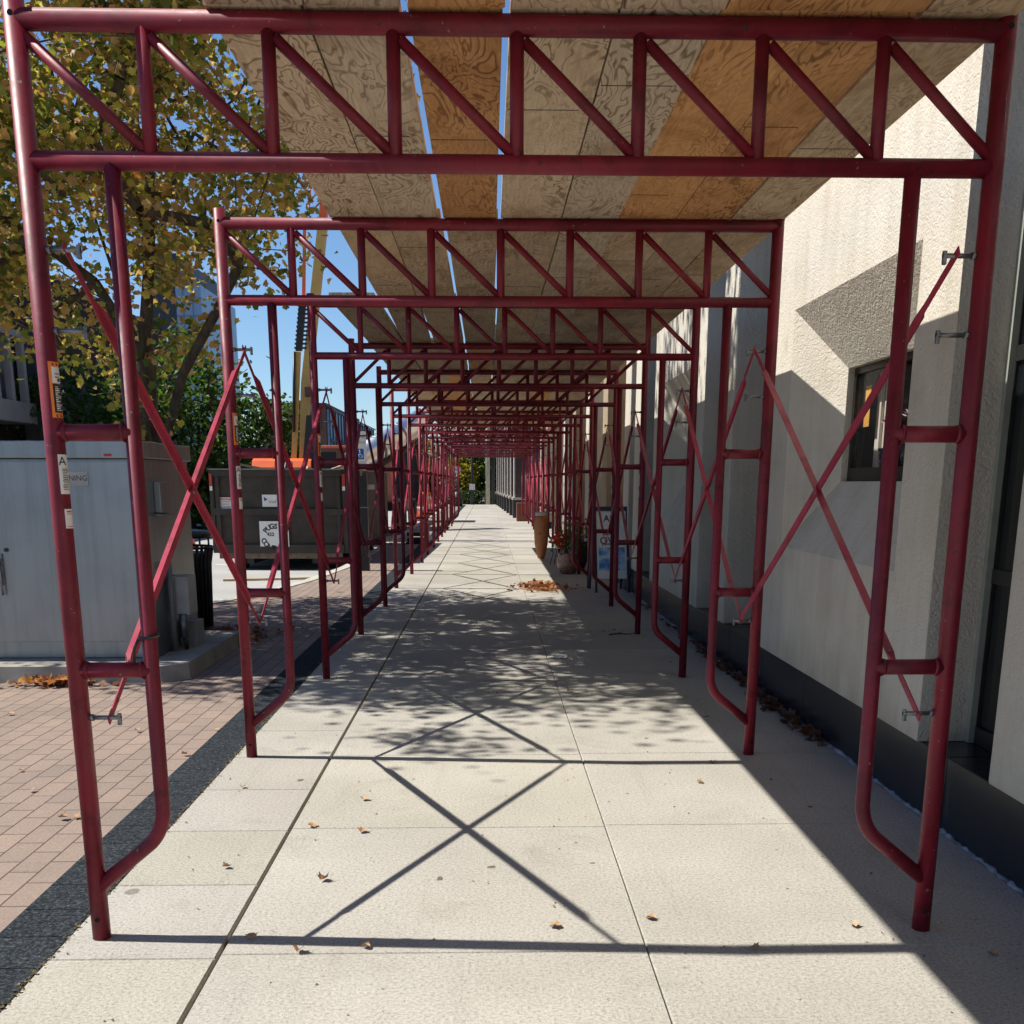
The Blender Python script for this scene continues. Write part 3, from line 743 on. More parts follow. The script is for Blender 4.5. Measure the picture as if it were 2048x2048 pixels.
def make_tree(name, label, cat, base, fork_z, ctr, rad, ntips, lpt, lsize, spread, palette, shape, barkm, leafm, seed, tr=0.12, extra=(), group=None, gap=0.0, lean=(0, 0)):
    rng = np.random.default_rng(seed); root = thing(name, label, cat, base, group=group); bx, by, bz = base
    nodes = [np.array([0, 0, 0.0]), np.array([lean[0] * 0.5, lean[1] * 0.5, fork_z * 0.5]), np.array([lean[0], lean[1], fork_z])]
    par = [-1, 0, 1]; c0 = np.array(ctr) - np.array(base); rad = np.array(rad)
    for path in extra:
        p = 2 if path[0] is None else path[0]
        for q in path[1:]:
            nodes.append(np.array(q) - np.array(base)); par.append(p); p = len(nodes) - 1
    top = c0 + np.array([0, 0, rad[2] * 0.4]); p = 2
    for a in (0.25, 0.5, 0.75, 1.0): nodes.append(nodes[2] * (1 - a) + top * a + rng.normal(size=3) * 0.08 * rad[0] * a); par.append(p); p = len(nodes) - 1
    tips = []
    pts = []
    while len(pts) < ntips:
        q = rng.uniform(-1, 1, 3); r_ = np.linalg.norm(q)
        if r_ > 1 or r_ < 0.25: continue
        if gap and math.sin(q[0] * 5.1 + seed) * math.sin(q[1] * 4.3 + 1.7 * seed) * math.sin(q[2] * 5.7 + 2) > 1 - gap: continue
        pts.append(c0 + q * rad * (1 + 0.12 * rng.normal()))
    pts.sort(key=lambda q: np.linalg.norm(q - nodes[2]))
    for q in pts:
        arr = np.array(nodes[2:]); d = np.linalg.norm(arr - q, axis=1) + 0.35 * np.maximum(0, np.linalg.norm(arr - nodes[2], axis=1) - np.linalg.norm(q - nodes[2]))
        j = int(np.argmin(d)) + 2; st = nodes[j]; L = np.linalg.norm(q - st); m_ = max(1, int(L / (rad[0] * 0.16)))
        p = j
        for k in range(1, m_ + 1):
            a = k / m_; z = math.sin(a * math.pi) * L * 0.10
            nodes.append(st * (1 - a) + q * a + np.array([0, 0, z]) + rng.normal(size=3) * 0.03 * L * (1 if k < m_ else 0)); par.append(p); p = len(nodes) - 1
        tips.append(p)
    cnt = [0] * len(nodes)
    for t_ in tips:
        p = t_
        while p >= 0: cnt[p] += 1; p = par[p]
    tot = max(cnt); bm_t = B(); bm_b = B()
    rad_ = [max(0.004, tr * (c_ / tot) ** 0.55) for c_ in cnt]
    for i in range(1, len(nodes)):
        if cnt[i] == 0: rad_[i] = 0.02
        if i > 2: rad_[i] = min(rad_[i], max(0.004, tr * 0.34))
    for i in range(1, len(nodes)):
        p = par[i]; r1 = rad_[i]; r0 = min(rad_[p], r1 * 1.5) if i > 2 else rad_[p] * (1.25 if p == 0 else 1.0)
        if max(r0, r1) < 0.0045 and rad[0] > 4: continue
        tube(bm_t if i <= 2 else bm_b, [nodes[p], nodes[i]], 0, 10 if r1 > 0.03 else 5, False, True, [r0, r1])
    # fine twigs
    obj('trunk', bm_t, barkm, root, True); obj('branches', bm_b, barkm, root, True)
    C = []; 
    for t_ in tips:
        m_ = max(1, int(lpt * rng.uniform(0.4, 1.6))); a = nodes[t_]; b_ = nodes[par[t_]]
        f_ = rng.uniform(0, 1, (m_, 1)) ** 0.7
        C.append(b_ * (1 - f_) + a * f_ + rng.normal(size=(m_, 3)) * spread * np.array([1, 1, 0.8]) - np.array([0, 0, spread * 0.4]))
    C = np.concatenate(C); n = len(C)
    pal = np.array([c_ for c_, w_ in palette]); wt = np.array([w_ for c_, w_ in palette]); wt = wt / wt.sum()
    # colour patches: neighbouring leaves tend to share colour
    ph = np.sin(C[:, 0] * 2.1 + seed) * np.sin(C[:, 1] * 1.7) * np.sin(C[:, 2] * 2.3)
    u_ = np.clip(rng.uniform(0, 1, n) * 0.75 + (ph * 0.5 + 0.5) * 0.25, 0, 0.9999); idx = np.searchsorted(np.cumsum(wt), u_); idx = np.clip(idx, 0, len(pal) - 1)
    col = pal[idx] * rng.uniform(0.75, 1.2, (n, 1))
    me = leaf_mesh('foliage', C, lsize * rng.uniform(0.65, 1.25, n), np.clip(col, 0, 1), shape, rng, 0.2)
    me.materials.append(leafm); o = bpy.data.objects.new('foliage', me); COL.objects.link(o); o.parent = root
    return root
AUT = [((0.09, 0.13, 0.03), 6), ((0.17, 0.19, 0.045), 4), ((0.30, 0.26, 0.065), 4), ((0.46, 0.40, 0.09), 2), ((0.38, 0.24, 0.10), 6), ((0.50, 0.34, 0.18), 4), ((0.60, 0.26, 0.07), 2)]
make_tree('maple_tree', 'maple with olive and yellow autumn leaves overhanging the left of the scaffold', 'tree', (-3.28, 10.1, 0), 2.35, (-4.30, 9.9, 5.6), (3.35, 3.5, 3.25),
          950, 62, 0.074, 0.17, AUT, LEAF, BARK, MAPLE, 4, 0.125,
          extra=[(1, (-2.98, 10.05, 1.75), (-2.79, 10.0, 2.25), (-2.42, 9.9, 2.78), (-2.2, 9.8, 3.1), (-1.86, 9.9, 4.0)), (2, (-3.5, 10, 3.0), (-3.9, 9.9, 3.3), (-4.8, 9.6, 3.9)), (2, (-3.0, 10, 3.3), (-2.9, 9.9, 4.2), (-2.6, 9.8, 5.2))], gap=0.5, lean=(0.12, 0))
GRN = [((0.035, 0.075, 0.016), 3), ((0.055, 0.105, 0.02), 3), ((0.09, 0.15, 0.03), 2)]
YEL = [((0.35, 0.27, 0.03), 3), ((0.25, 0.22, 0.03), 2), ((0.12, 0.15, 0.03), 1)]
make_tree('dark_green_tree', 'dense dark green tree behind the maple trunk, across the street', 'tree', (-8.3, 30, -0.1), 1.0, (-8.5, 30.5, 2.6), (2.3, 2.3, 2.55), 150, 48, 0.19, 0.28, GRN, DIAM, BARKD, GREENL, 11, 0.15)
make_tree('dark_green_tree', 'smaller round dark green tree just left of the crane', 'tree', (-7.0, 33, -0.1), 0.9, (-6.9, 33, 1.9), (1.5, 1.6, 2.1), 110, 42, 0.18, 0.26, GRN, DIAM, BARKD, GREENL, 12, 0.12)
make_tree('dark_green_tree', 'dark shaded green tree against the left office building, behind the grey cabinet', 'tree', (-11.3, 31.5, -0.1), 1.0, (-11.3, 31, 2.2), (2.0, 2.0, 2.4), 110, 42, 0.19, 0.27, GRN, DIAM, BARKD, GREENL, 13, 0.12)
make_tree('dark_green_tree', 'low green tree seen past the sidewalk end, right of the lamp post', 'tree', (-0.9, 76, -0.1), 1.2, (-0.7, 76, 3.6), (2.4, 2.4, 3.4), 120, 40, 0.32, 0.4, [((0.06, 0.12, 0.03), 3), ((0.1, 0.17, 0.04), 2)], DIAM, BARKD, GREENL, 14, 0.15)
make_tree('yellow_tree', 'yellow autumn tree beyond the end of the sidewalk', 'tree', (-1.9, 74.5, -0.1), 0.6, (-1.7, 74.5, 1.9), (1.2, 1.4, 1.9), 90, 34, 0.22, 0.28, YEL, DIAM, BARKD, GREENL, 15, 0.08)
make_tree('olive_tree', 'brownish olive tree at the far left end of the sidewalk', 'tree', (-4.5, 77, -0.1), 0.8, (-4.4, 77, 2.2), (2.4, 2.2, 2.3), 110, 34, 0.3, 0.4, [((0.13, 0.11, 0.04), 3), ((0.08, 0.10, 0.03), 2)], DIAM, BARKD, GREENL, 16, 0.1)
make_tree('olive_tree', 'dark tree behind the raised silver tank, across the far street', 'tree', (-7.6, 66, -0.1), 0.8, (-7.6, 66, 1.8), (2.6, 2.2, 2.2), 110, 34, 0.3, 0.4, [((0.05, 0.07, 0.025), 3), ((0.10, 0.09, 0.03), 1)], DIAM, BARKD, GREENL, 17, 0.1)
bm = B(); rng = np.random.default_rng(9)
C = np.stack([rng.uniform(-3, 1.5, 1500), rng.uniform(72.0, 73.2, 1500), rng.uniform(-0.1, 0.75, 1500)], 1)
me = leaf_mesh('hedge', C, np.full(1500, 0.16), np.tile(np.array([[0.03, 0.05, 0.015]]), (1500, 1)) * rng.uniform(0.6, 1.6, (1500, 1)), DIAM, rng)
me.materials.append(GREENL); bm.free(); o = bpy.data.objects.new('hedge', me); COL.objects.link(o); tag(o, 'low dark hedge across the far end of the sidewalk', 'hedge')

# ------------------------------------------------------------------ utility cabinet on its concrete pad
PADM = plain('old pad concrete', (0.30, 0.285, 0.25), 0.9, 0, 0.25, 5, 0.4)
b = B(); pad = [(-6.5, 7.06), (-2.28, 7.06), (-2.13, 7.2), (-2.13, 8.85), (-6.5, 8.85)]
lo = [b.verts.new((x, y, -0.01)) for x, y in pad]; hi = [b.verts.new((x + (0.015 if x < -6 else -0.015), y + (0.015 if y < 8 else -0.015), 0.105)) for x, y in pad]
b.faces.new(hi)
for i in range(5): b.faces.new((lo[i], lo[(i + 1) % 5], hi[(i + 1) % 5], hi[i]))
tag(obj('concrete_pad', b, PADM), 'low concrete pad carrying the grey utility cabinet', 'concrete pad')
t = NT('brushed grey cabinet metal'); v = t.coord()
c = t.ramp(t.noise(v, 1.2, 5, 0.65), [(0.3, (0.215, 0.24, 0.262)), (0.7, (0.29, 0.315, 0.335))])
c = t.mix(1.0, c, t.ramp(t.noise(t.coord((14, 14, 0.6)), 1.0, 4, 0.7), [(0.45, (1, 1, 1)), (0.75, (0.8, 0.79, 0.77))]), 'MULTIPLY')
t.color(c); t.pr(0.36, 0.85, 0.5); t.bump(t.noise(v, 1.1, 3), 0.5, 0.01); CABM = t.m
cab = thing('utility_cabinet', 'large grey metal utility cabinet on a concrete pad, left of the scaffold', 'utility cabinet', (-4.0, 7.9, 0.105))
iv = Matrix.Translation((4.0, -7.9, -0.105))
def cobj(name, b, m, parent=cab, label=None, smooth=False):
    bmesh.ops.transform(b, matrix=iv, verts=b.verts); return obj(name, b, m, parent, smooth, None, label)
b = B(); box(b, -5.9, -2.41, 7.42, 8.52, 0.107, 1.46, 0.006); body = cobj('body', b, CABM)
b = B(); box(b, -5.92, -2.385, 7.385, 8.545, 1.462, 1.575, 0.006); cobj('lid', b, CABM)
b = B(); box(b, -5.86, -2.47, 7.404, 7.416, 0.225, 1.445, 0.003); dr = cobj('door', b, CABM)
b = B(); box(b, -2.455, -2.43, 7.395, 7.417, 0.225, 1.44, 0.002); cobj('hinge_strip', b, STEEL, dr)
b = B(); tube(b, [(-3.375, 7.402, 0.857), (-3.375, 7.392, 0.857)], 0.013, 14); cobj('lock', b, BLACK, dr)
b = B(); box(b, -3.435, -3.405, 7.392, 7.403, 0.62, 0.83, 0.003); tube(b, [(-3.42, 7.375, 0.80), (-3.42, 7.375, 0.55)], 0.008, 8); box(b, -3.428, -3.412, 7.375, 7.4, 0.76, 0.78); cobj('handle', b, STEEL, dr)
b = B(); box(b, -3.02, -2.775, 7.3995, 7.403, 1.285, 1.375, 0.001); nm = cobj('name_plate', b, plain('faded plate', (0.34, 0.34, 0.33), 0.7))
b = B(); text_bm(b, 'WARNING', 0.05, face_M((-2.90, 7.3985, 1.332), (1, 0, 0), (0, 0, 1))); cobj('plate_lettering', b, INK, nm)
b = B(); box(b, -2.65, -2.60, 7.381, 7.384, 1.475, 1.492); cobj('red_sticker', b, plain('red sticker', (0.5, 0.03, 0.03), 0.6))
SX = -2.41
b = B(); box(b, SX + 0.001, SX + 0.045, 7.62, 7.86, 1.10, 1.31, 0.004); cobj('hasp_cover', b, CABM)
b = B(); box(b, SX + 0.001, SX + 0.06, 7.60, 7.88, 1.075, 1.092, 0.002); cobj('rain_lip', b, STEEL)
PV = plain('grey conduit', (0.16, 0.17, 0.18), 0.55)
b = B(); tube(b, [(SX + 0.03, 7.74, 0.10), (SX + 0.03, 7.74, 0.75)], 0.021, 12); cobj('conduit', b, PV)
b = B(); box(b, SX + 0.002, SX + 0.14, 7.80, 8.02, 0.36, 0.64, 0.006); mb = cobj('meter_box', b, plain('light grey meter box', (0.34, 0.36, 0.37), 0.45, 0.2))
b = B(); box(b, SX + 0.002, SX + 0.13, 7.98, 8.20, 0.10, 0.29, 0.006); cobj('junction_box', b, plain('mid grey junction box', (0.22, 0.24, 0.25), 0.5))
b = B(); tube(b, [(SX + 0.09, 7.79, 0.37), (SX + 0.09, 7.79, 0.20)], 0.028, 12); cobj('conduit_fitting', b, STEEL)
b = B(); tube(b, [(SX + 0.09, 7.79, 0.20), (SX + 0.095, 7.82, 0.12), (SX + 0.07, 7.86, 0.07), (SX + 0.04, 7.78, 0.055)], 0.016, 8); cobj('flexible_conduit', b, BLACK)

# ------------------------------------------------------------------ slatted litter bin
lb = thing('litter_bin', 'black slatted metal litter bin behind the grey cabinet', 'litter bin', (-2.86, 9.62, 0))
b = B()
for k in range(36):
    a = 2 * math.pi * k / 36; c_, s_ = math.cos(a), math.sin(a)
    pts = [(0.265 * c_, 0.265 * s_, 0.02), (0.285 * c_, 0.285 * s_, 0.6), (0.31 * c_, 0.31 * s_, 0.74)]
    tube(b, pts, 0.013, 5)
obj('slats', b, BLACK, lb)
b = B(); lathe(b, [(0.25, 0.03), (0.262, 0.70)], 28); obj('liner', b, BLACK, lb)
for z, r_ in ((0.03, 0.272), (0.745, 0.316)):
    b = B(); tube(b, [(r_ * math.cos(a), r_ * math.sin(a), z) for a in [R(x) for x in range(0, 361, 15)]], 0.012, 6, False); obj('rim', b, BLACK, lb)
b = B(); lathe(b, [(0.31, 0.83), (0.315, 0.85), (0.30, 0.885), (0.18, 0.90), (0.16, 0.88)], 28); lid = obj('lid', b, BLACK, lb)
for k in range(6):
    a = 2 * math.pi * k / 6; b = B(); tube(b, [(0.29 * math.cos(a), 0.29 * math.sin(a), 0.74), (0.29 * math.cos(a), 0.29 * math.sin(a), 0.84)], 0.009, 6); obj('lid_bracket', b, STEEL, lid)


# ------------------------------------------------------------------ dumpster
DM = NT('dark brown dumpster paint'); v = DM.coord()
DM.color(DM.ramp(DM.noise(v, 3, 5, 0.7), [(0.3, (0.035, 0.028, 0.024)), (0.65, (0.062, 0.052, 0.045)), (0.8, (0.10, 0.065, 0.045))])); DM.pr(0.7, 0, 0.3); DM = DM.m
dp = thing('dumpster', 'dark brown roll-off dumpster full of debris, parked at the kerb', 'dumpster', (-3.52, 17.9, -0.12), R(-1.2))
xl, xr, zb, zt = -1.12, 1.12, 0.28, 1.62
b = B(); box(b, xl + 0.06, xr - 0.06, 0.03, 0.07, zb, zt - 0.05); box(b, xl, xl + 0.06, 0.0, 6.0, zb, zt); box(b, xr - 0.06, xr, 0.0, 6.0, zb, zt); box(b, xl, xr, 5.94, 6.0, zb, zt); box(b, xl, xr, 0.05, 6, zb, zb + 0.06)
obj('body', b, DM, dp)
b = B()
for z0, z1 in ((zt - 0.10, zt), (0.90, 1.0), (zb, zb + 0.14)): box(b, xl + 0.062, xr - 0.062, -0.02, 0.028, z0, z1, 0.004)
for x in (xl + 0.10, xr - 0.16): box(b, x, x + 0.06, -0.016, 0.027, zb + 0.142, 0.898, 0.003); box(b, x, x + 0.06, -0.016, 0.027, 1.002, zt - 0.102, 0.003)
obj('end_frame', b, DM, dp)
b = B(); box(b, xl - 0.01, xr + 0.01, -0.03, 0.0, zt + 0.001, zt + 0.02); box(b, xl - 0.012, xl + 0.05, -0.03, 6, zt + 0.002, zt + 0.022); box(b, xr - 0.05, xr + 0.012, -0.03, 6, zt + 0.002, zt + 0.022); obj('top_rim', b, plain('worn steel rim', (0.22, 0.21, 0.20), 0.5, 0.4), dp)
b = B(); box(b, xl + 0.1, xr - 0.1, -0.01, 0.05, zb - 0.09, zb - 0.003); obj('sill_beam', b, plain('rusty beam', (0.14, 0.10, 0.07), 0.85, 0, 0.4, 12), dp)
for x in (-0.55, 0.55):
    b = B(); box(b, x - 0.06, x + 0.06, 0.15, 5.8, 0.10, zb - 0.1); obj('skid_rail', b, BLACK, dp)
for x in (-0.75, 0.75):
    for y in (0.4, 5.4):
        b = B(); tube(b, [(x - 0.1, y, 0.10), (x + 0.1, y, 0.10)], 0.10, 14); obj('roller', b, BLACK, dp)
for x in (xl + 0.035, xr - 0.035):
    b = B(); box(b, x - 0.022, x + 0.022, -0.034, -0.022, zt - 0.26, zt - 0.06); rf = obj('reflector', b, plain('red reflector', (0.45, 0.03, 0.02), 0.4), dp)
    b = B(); box(b, x - 0.022, x + 0.022, -0.035, -0.022, zt - 0.33, zt - 0.262); obj('white_reflector', b, WHITE, rf)
b = B(); box(b, xr + 0.005, xr + 0.03, 0.1, 0.13, 0.4, 1.3); 
for z in (0.5, 0.85, 1.2): box(b, xr - 0.01, xr + 0.06, 0.09, 0.14, z, z + 0.04)
obj('latch_rod', b, STEEL, dp)
def signplate(x0, x1, z0, z1, y=-0.006):
    b = B(); box(b, x0, x1, y - 0.006, y, z0, z1); return obj('sign_plate', b, WHITE, dp)
YS = 0.0275
s1 = signplate(-0.99, -0.76, 0.94 + 0.06, 1.18, YS - 0.002)
b = B(); box(b, -0.975, -0.775, YS - 0.011, YS - 0.009, 1.135, 1.165); obj('red_band', b, plain('red ink band', (0.55, 0.05, 0.06), 0.6), s1)
b = B(); text_bm(b, 'WARNING', 0.030, face_M((-0.875, YS - 0.0115, 1.15), (1, 0, 0), (0, 0, 1))); obj('warning_word', b, WHITE, s1)
b = B()
for k, z in enumerate((1.11, 1.085, 1.06, 1.035, 1.015)): box(b, -0.965 + 0.008 * (k % 2), -0.79 - 0.012 * (k % 3), YS - 0.0105, YS - 0.009, z, z + 0.008)
obj('small_print', b, plain('grey ink', (0.2, 0.2, 0.22), 0.6), s1)
s2 = signplate(-0.27, 0.02, 1.03, 1.225, YS - 0.002)
b = B(); t_ = b.verts.new((-0.24, YS - 0.011, 1.19)), b.verts.new((-0.235, YS - 0.011, 1.12)), b.verts.new((-0.18, YS - 0.011, 1.15)); b.faces.new(t_); obj('blue_logo', b, plain('blue ink', (0.02, 0.04, 0.30), 0.6), s2)
b = B(); text_bm(b, 'maf', 0.085, face_M((-0.10, YS - 0.0115, 1.115), (1, 0, 0.0), (0.15, 0, 1))); obj('script_logo', b, plain('pinkish grey ink', (0.35, 0.22, 0.26), 0.6), s2)
s3 = signplate(-0.33, 0.15, 0.39, 0.80, -0.021)
b = B(); cx_, cz_ = -0.09, 0.55
def arc_text(s, r, a0, a1, size, inward=False):
    for i, ch in enumerate(s):
        a = R(a0 + (a1 - a0) * i / max(1, len(s) - 1)); p = Vector((cx_ + r * math.cos(a), -0.0285, cz_ + r * math.sin(a)))
        up = Vector((math.cos(a), 0, math.sin(a))) * (-1 if inward else 1); rt = Vector((up.z, 0, -up.x))
        text_bm(b, ch, size, face_M(p, rt, up), bold=0.0045)
arc_text('PUGS', 0.165, 145, 80, 0.115)
arc_text('CONT', 0.19, 200, 265, 0.115, True)
text_bm(b, '422', 0.078, face_M((-0.15, -0.0285, 0.585), (1, 0, 0), (0, 0, 1)), bold=0.003)
obj('lettering', b, INK, s3)
db = random.Random(8)
for k in range(9):
    b = B(); L = db.uniform(0.5, 1.6); M_ = Matrix.Translation((db.uniform(-0.7, 0.75), db.uniform(0.4, 3.0), zt - 0.12 + db.uniform(0, 0.12))) @ Matrix.Rotation(db.uniform(0, 3.1), 4, 'Z') @ Matrix.Rotation(db.uniform(-0.35, 0.35), 4, 'Y')
    box(b, -L / 2, L / 2, -0.06, 0.06, -0.02, 0.02, 0, 0, M_)
    o = obj('scrap_board', b, plain('splintered pale board', (0.45, 0.36, 0.24), 0.85, 0, 0.3) if k % 2 else plain('grey white scrap', (0.5, 0.5, 0.5), 0.7, 0, 0.2))
    o.location = (-3.52, 17.9, -0.12); tag(o, 'loose scrap board sticking out of the dumpster debris', 'scrap board', 'scrap boards in the dumpster')
b = B(); box(b, -1.3, 0.55, -0.05, 0.05, 0, 0.03, 0.002); o = obj('wooden_board', b, plain('tan board', (0.45, 0.34, 0.2), 0.8)); o.location = (-2.75, 16.2, -0.117); o.rotation_euler = (0, 0, R(14)); tag(o, 'tan wooden board lying on the street before the dumpster', 'board')

# ------------------------------------------------------------------ crane truck behind the dumpster
YB = plain('ochre yellow crane paint', (0.50, 0.33, 0.09), 0.5, 0, 0.12, 3); ORG = plain('orange crane paint', (0.70, 0.12, 0.025), 0.45, 0, 0.1, 3)
cr = thing('crane_truck', 'crane truck with raised ochre yellow boom and orange body behind the dumpster', 'crane truck', (-4.2, 25.0, -0.12))
civ = Matrix.Translation((4.2, -25.0, 0.12))
def kobj(name, b, m, parent=cr, smooth=False):
    bmesh.ops.transform(b, matrix=civ, verts=b.verts); return obj(name, b, m, parent, smooth)
def beam(b, p, q, w0, w1, d0_=0.3, d1=0.3):
    p, q = Vector(p), Vector(q); a = [b.verts.new(p + Vector((sx * w0 / 2, sy * d0_ / 2, 0))) for sx, sy in ((-1, -1), (1, -1), (1, 1), (-1, 1))]
    c_ = [b.verts.new(q + Vector((sx * w1 / 2, sy * d1 / 2, 0))) for sx, sy in ((-1, -1), (1, -1), (1, 1), (-1, 1))]
    b.faces.new(list(reversed(a))); b.faces.new(c_)
    for i in range(4): b.faces.new((a[i], a[(i + 1) % 4], c_[(i + 1) % 4], c_[i]))
b = B(); beam(b, (-4.33, 25, 0.9), (-4.12, 25, 3.45), 0.14, 0.20); beam(b, (-4.12, 25, 3.452), (-3.62, 25, 6.7), 0.20, 0.19, 0.28, 0.24); bo = kobj('boom', b, YB)
b = B(); beam(b, (-3.62, 25, 6.702), (-3.30, 25, 9.4), 0.17, 0.15, 0.18, 0.15); kobj('boom_extension', b, ORG, bo)
for k in range(10):
    z = 6.9 + k * 0.25; x = -3.62 + (z - 6.7) * 0.1185
    b = B(); tube(b, [(x - 0.30, 24.9, z), (x - 0.06, 24.9, z + 0.22)], 0.016, 5); tube(b, [(x - 0.30, 24.9, z), (x - 0.27, 24.9, z + 0.25)], 0.018, 5); kobj('lattice', b, ORG, bo)
b = B(); beam(b, (-4.50, 24.9, 1.4), (-4.26, 24.9, 4.10), 0.10, 0.12, 0.12, 0.12); jb = kobj('jib', b, YB)
b = B(); beam(b, (-4.24, 24.9, 4.12), (-4.12, 24.9, 5.05), 0.14, 0.15, 0.1, 0.1)
for k in range(10): box(b, -4.33 + 0.013 * k, -4.06 + 0.013 * k, 24.84, 24.87, 4.16 + 0.088 * k, 4.20 + 0.088 * k)
kobj('hose_chain', b, BLACK, jb)
b = B(); beam(b, (-4.12, 24.9, 5.052), (-4.10, 24.9, 5.25), 0.22, 0.20); beam(b, (-4.08, 24.9, 5.252), (-3.98, 24.9, 6.9), 0.07, 0.06, 0.07, 0.07); kobj('jib_tip', b, ORG, jb)
b = B(); tube(b, [(-4.42, 24.8, 2.4), (-4.33, 24.8, 4.1)], 0.03, 8); kobj('hose', b, BLACK, jb)
b = B(); beam(b, (-4.22, 24.75, 1.1), (-3.98, 24.75, 2.75), 0.19, 0.24, 0.15, 0.15); cy_ = kobj('hydraulic_cylinder', b, BLACK)
b = B(); tube(b, [(-3.98, 24.75, 2.75), (-3.95, 24.8, 3.15)], 0.06, 10); kobj('cylinder_rod', b, STEEL, cy_)
b = B(); box(b, -4.12, -3.86, 24.7, 24.9, 3.15, 3.35); kobj('rod_bracket', b, plain('brown steel bracket', (0.09, 0.045, 0.03), 0.6), cy_)
b = B(); box(b, -4.06, -3.45, 24.5, 25.3, 1.30, 1.98, 0.02); kobj('black_tool_box', b, BLACK)
b = B(); box(b, -5.3, -2.9, 24.4, 30.5, 0.75, 1.25, 0.03); kobj('chassis_deck', b, plain('dark truck deck', (0.03, 0.03, 0.032), 0.6))
for x in (-5.05, -4.25, -3.15):
    b = B()
    prof = [(24.3, 1.25), (24.3, 1.62), (24.38, 1.76), (24.55, 1.82), (25.4, 1.82), (25.4, 1.25)]
    prism(b, prof, x - 0.25, x + 0.25); kobj('orange_fender', b, ORG)
for x in (-5.1, -3.1):
    for y in (25.0, 29.0):
        b = B(); tube(b, [(x - 0.14, y, 0.36), (x + 0.14, y, 0.36)], 0.47, 22); wh = kobj('wheel', b, plain('tyre rubber', (0.015, 0.015, 0.016), 0.85))
        b = B(); tube(b, [(x - 0.15, y, 0.36), (x + 0.15, y, 0.36)], 0.24, 16); kobj('rim', b, STEEL, wh)
b = B(); box(b, -5.25, -2.95, 30.6, 32.8, 0.6, 2.3, 0.08); cb = kobj('cab', b, plain('dark orange truck cab', (0.35, 0.07, 0.02), 0.4))
b = B(); box(b, -5.0, -3.2, 30.57, 30.59, 1.5, 2.1); kobj('rear_window', b, GLASSD, cb)

# ------------------------------------------------------------------ truck with tilted silver tank
tk = thing('tank_truck', 'truck with tilted polished silver tank beyond the handicapped parking sign', 'tank truck', (-3.0, 30.0, -0.12))
def tobj(name, b, m, parent=tk, smooth=False):
    bmesh.ops.transform(b, matrix=Matrix.Translation((3.0, -30.0, 0.12)), verts=b.verts); return obj(name, b, m, parent, smooth)
SILV = plain('polished silver metal', (0.8, 0.8, 0.8), 0.34, 1.0, 0.06, 3)
b = B(); p, q = Vector((-3.75, 29.6, 1.78)), Vector((-1.95, 31.6, 2.98))
tube(b, [p, p + (q - p) * 0.02, q - (q - p) * 0.02, q], 0, 32, True, True, [0.29, 0.33, 0.36, 0.33]); ta = tobj('tank', b, SILV)
b = B()
for a in (0.03, 0.35, 0.65, 0.97):
    m_ = p + (q - p) * a; dd = (q - p).normalized() * 0.03; tube(b, [m_ - dd, m_ + dd], 0.365, 28)
tobj('tank_band', b, STEEL, ta)
b = B(); beam(b, (-3.6, 29.7, 1.35), (-2.1, 31.4, 2.45), 0.3, 0.3, 0.3, 0.3); tobj('tank_cradle', b, plain('brown cradle', (0.16, 0.11, 0.07), 0.7))
b = B()
for x, y, z in ((-3.3, 30, 1.7), (-2.5, 30.8, 2.2), (-2.1, 31.4, 2.5)): box(b, x - 0.06, x + 0.06, y - 0.05, y + 0.05, 0.75, z)
tobj('support_post', b, BLACK)
b = B(); box(b, -3.6, -2.45, 29.6, 36, 0.55, 0.78); tobj('chassis', b, BLACK)
for y in (30.4, 35.0):
    for x in (-3.55, -2.5):
        b = B(); tube(b, [(x - 0.12, y, 0.34), (x + 0.12, y, 0.34)], 0.45, 20); tobj('wheel', b, plain('tyre rubber', (0.015, 0.015, 0.016), 0.85))
b = B(); box(b, -3.65, -2.4, 36.2, 38.2, 0.5, 2.5, 0.08); tobj('cab', b, plain('dark cab', (0.03, 0.03, 0.035), 0.4))

# ------------------------------------------------------------------ parking post with sign, kerbside things
pp = thing('parking_post', 'black square post with white and blue handicapped parking sign', 'sign post', (-1.96, 16.35, 0))
b = B(); box(b, -0.075, 0.075, -0.075, 0.075, 0, 1.44, 0.006); po = obj('post', b, BLACK, pp)
b = B(); box(b, -0.078, 0.078, -0.078, 0.078, 0.93, 0.945); obj('band', b, STEEL, po)
b = B(); box(b, -0.09, 0.09, -0.012, 0.0, 1.50, 2.03, 0.002); sg = obj('sign_panel', b, WHITE, pp); sg.location = (0, -0.085, 0)
b = B(); box(b, -0.012, 0.012, -0.006, 0.012, 1.40, 2.03); so_ = obj('sign_stem', b, STEEL, pp); so_.location = (0, -0.075, 0)
b = B(); box(b, -0.045, 0.05, -0.0145, -0.0125, 1.635, 1.785); bl = obj('blue_square', b, plain('blue sign film', (0.01, 0.12, 0.5), 0.4), sg)
b = B(); cx0, cz0 = 0.0, 1.69
tube(b, [(cx0 + 0.026 * math.cos(a), -0.0155, cz0 - 0.004 + 0.026 * math.sin(a)) for a in [R(x) for x in range(120, 400, 20)]], 0.0045, 5)
tube(b, [(cx0 - 0.008, -0.0155, cz0 + 0.06), (cx0 - 0.002, -0.0155, cz0 + 0.012), (cx0 + 0.022, -0.0155, cz0 + 0.010), (cx0 + 0.034, -0.0155, cz0 - 0.03)], 0.005, 5)
tube(b, [(cx0 - 0.008, -0.016, cz0 + 0.062), (cx0 - 0.008, -0.015, cz0 + 0.078)], 0.008, 6); obj('wheelchair_symbol', b, WHITE, bl)
GI = plain('green ink', (0.03, 0.2, 0.08), 0.5)
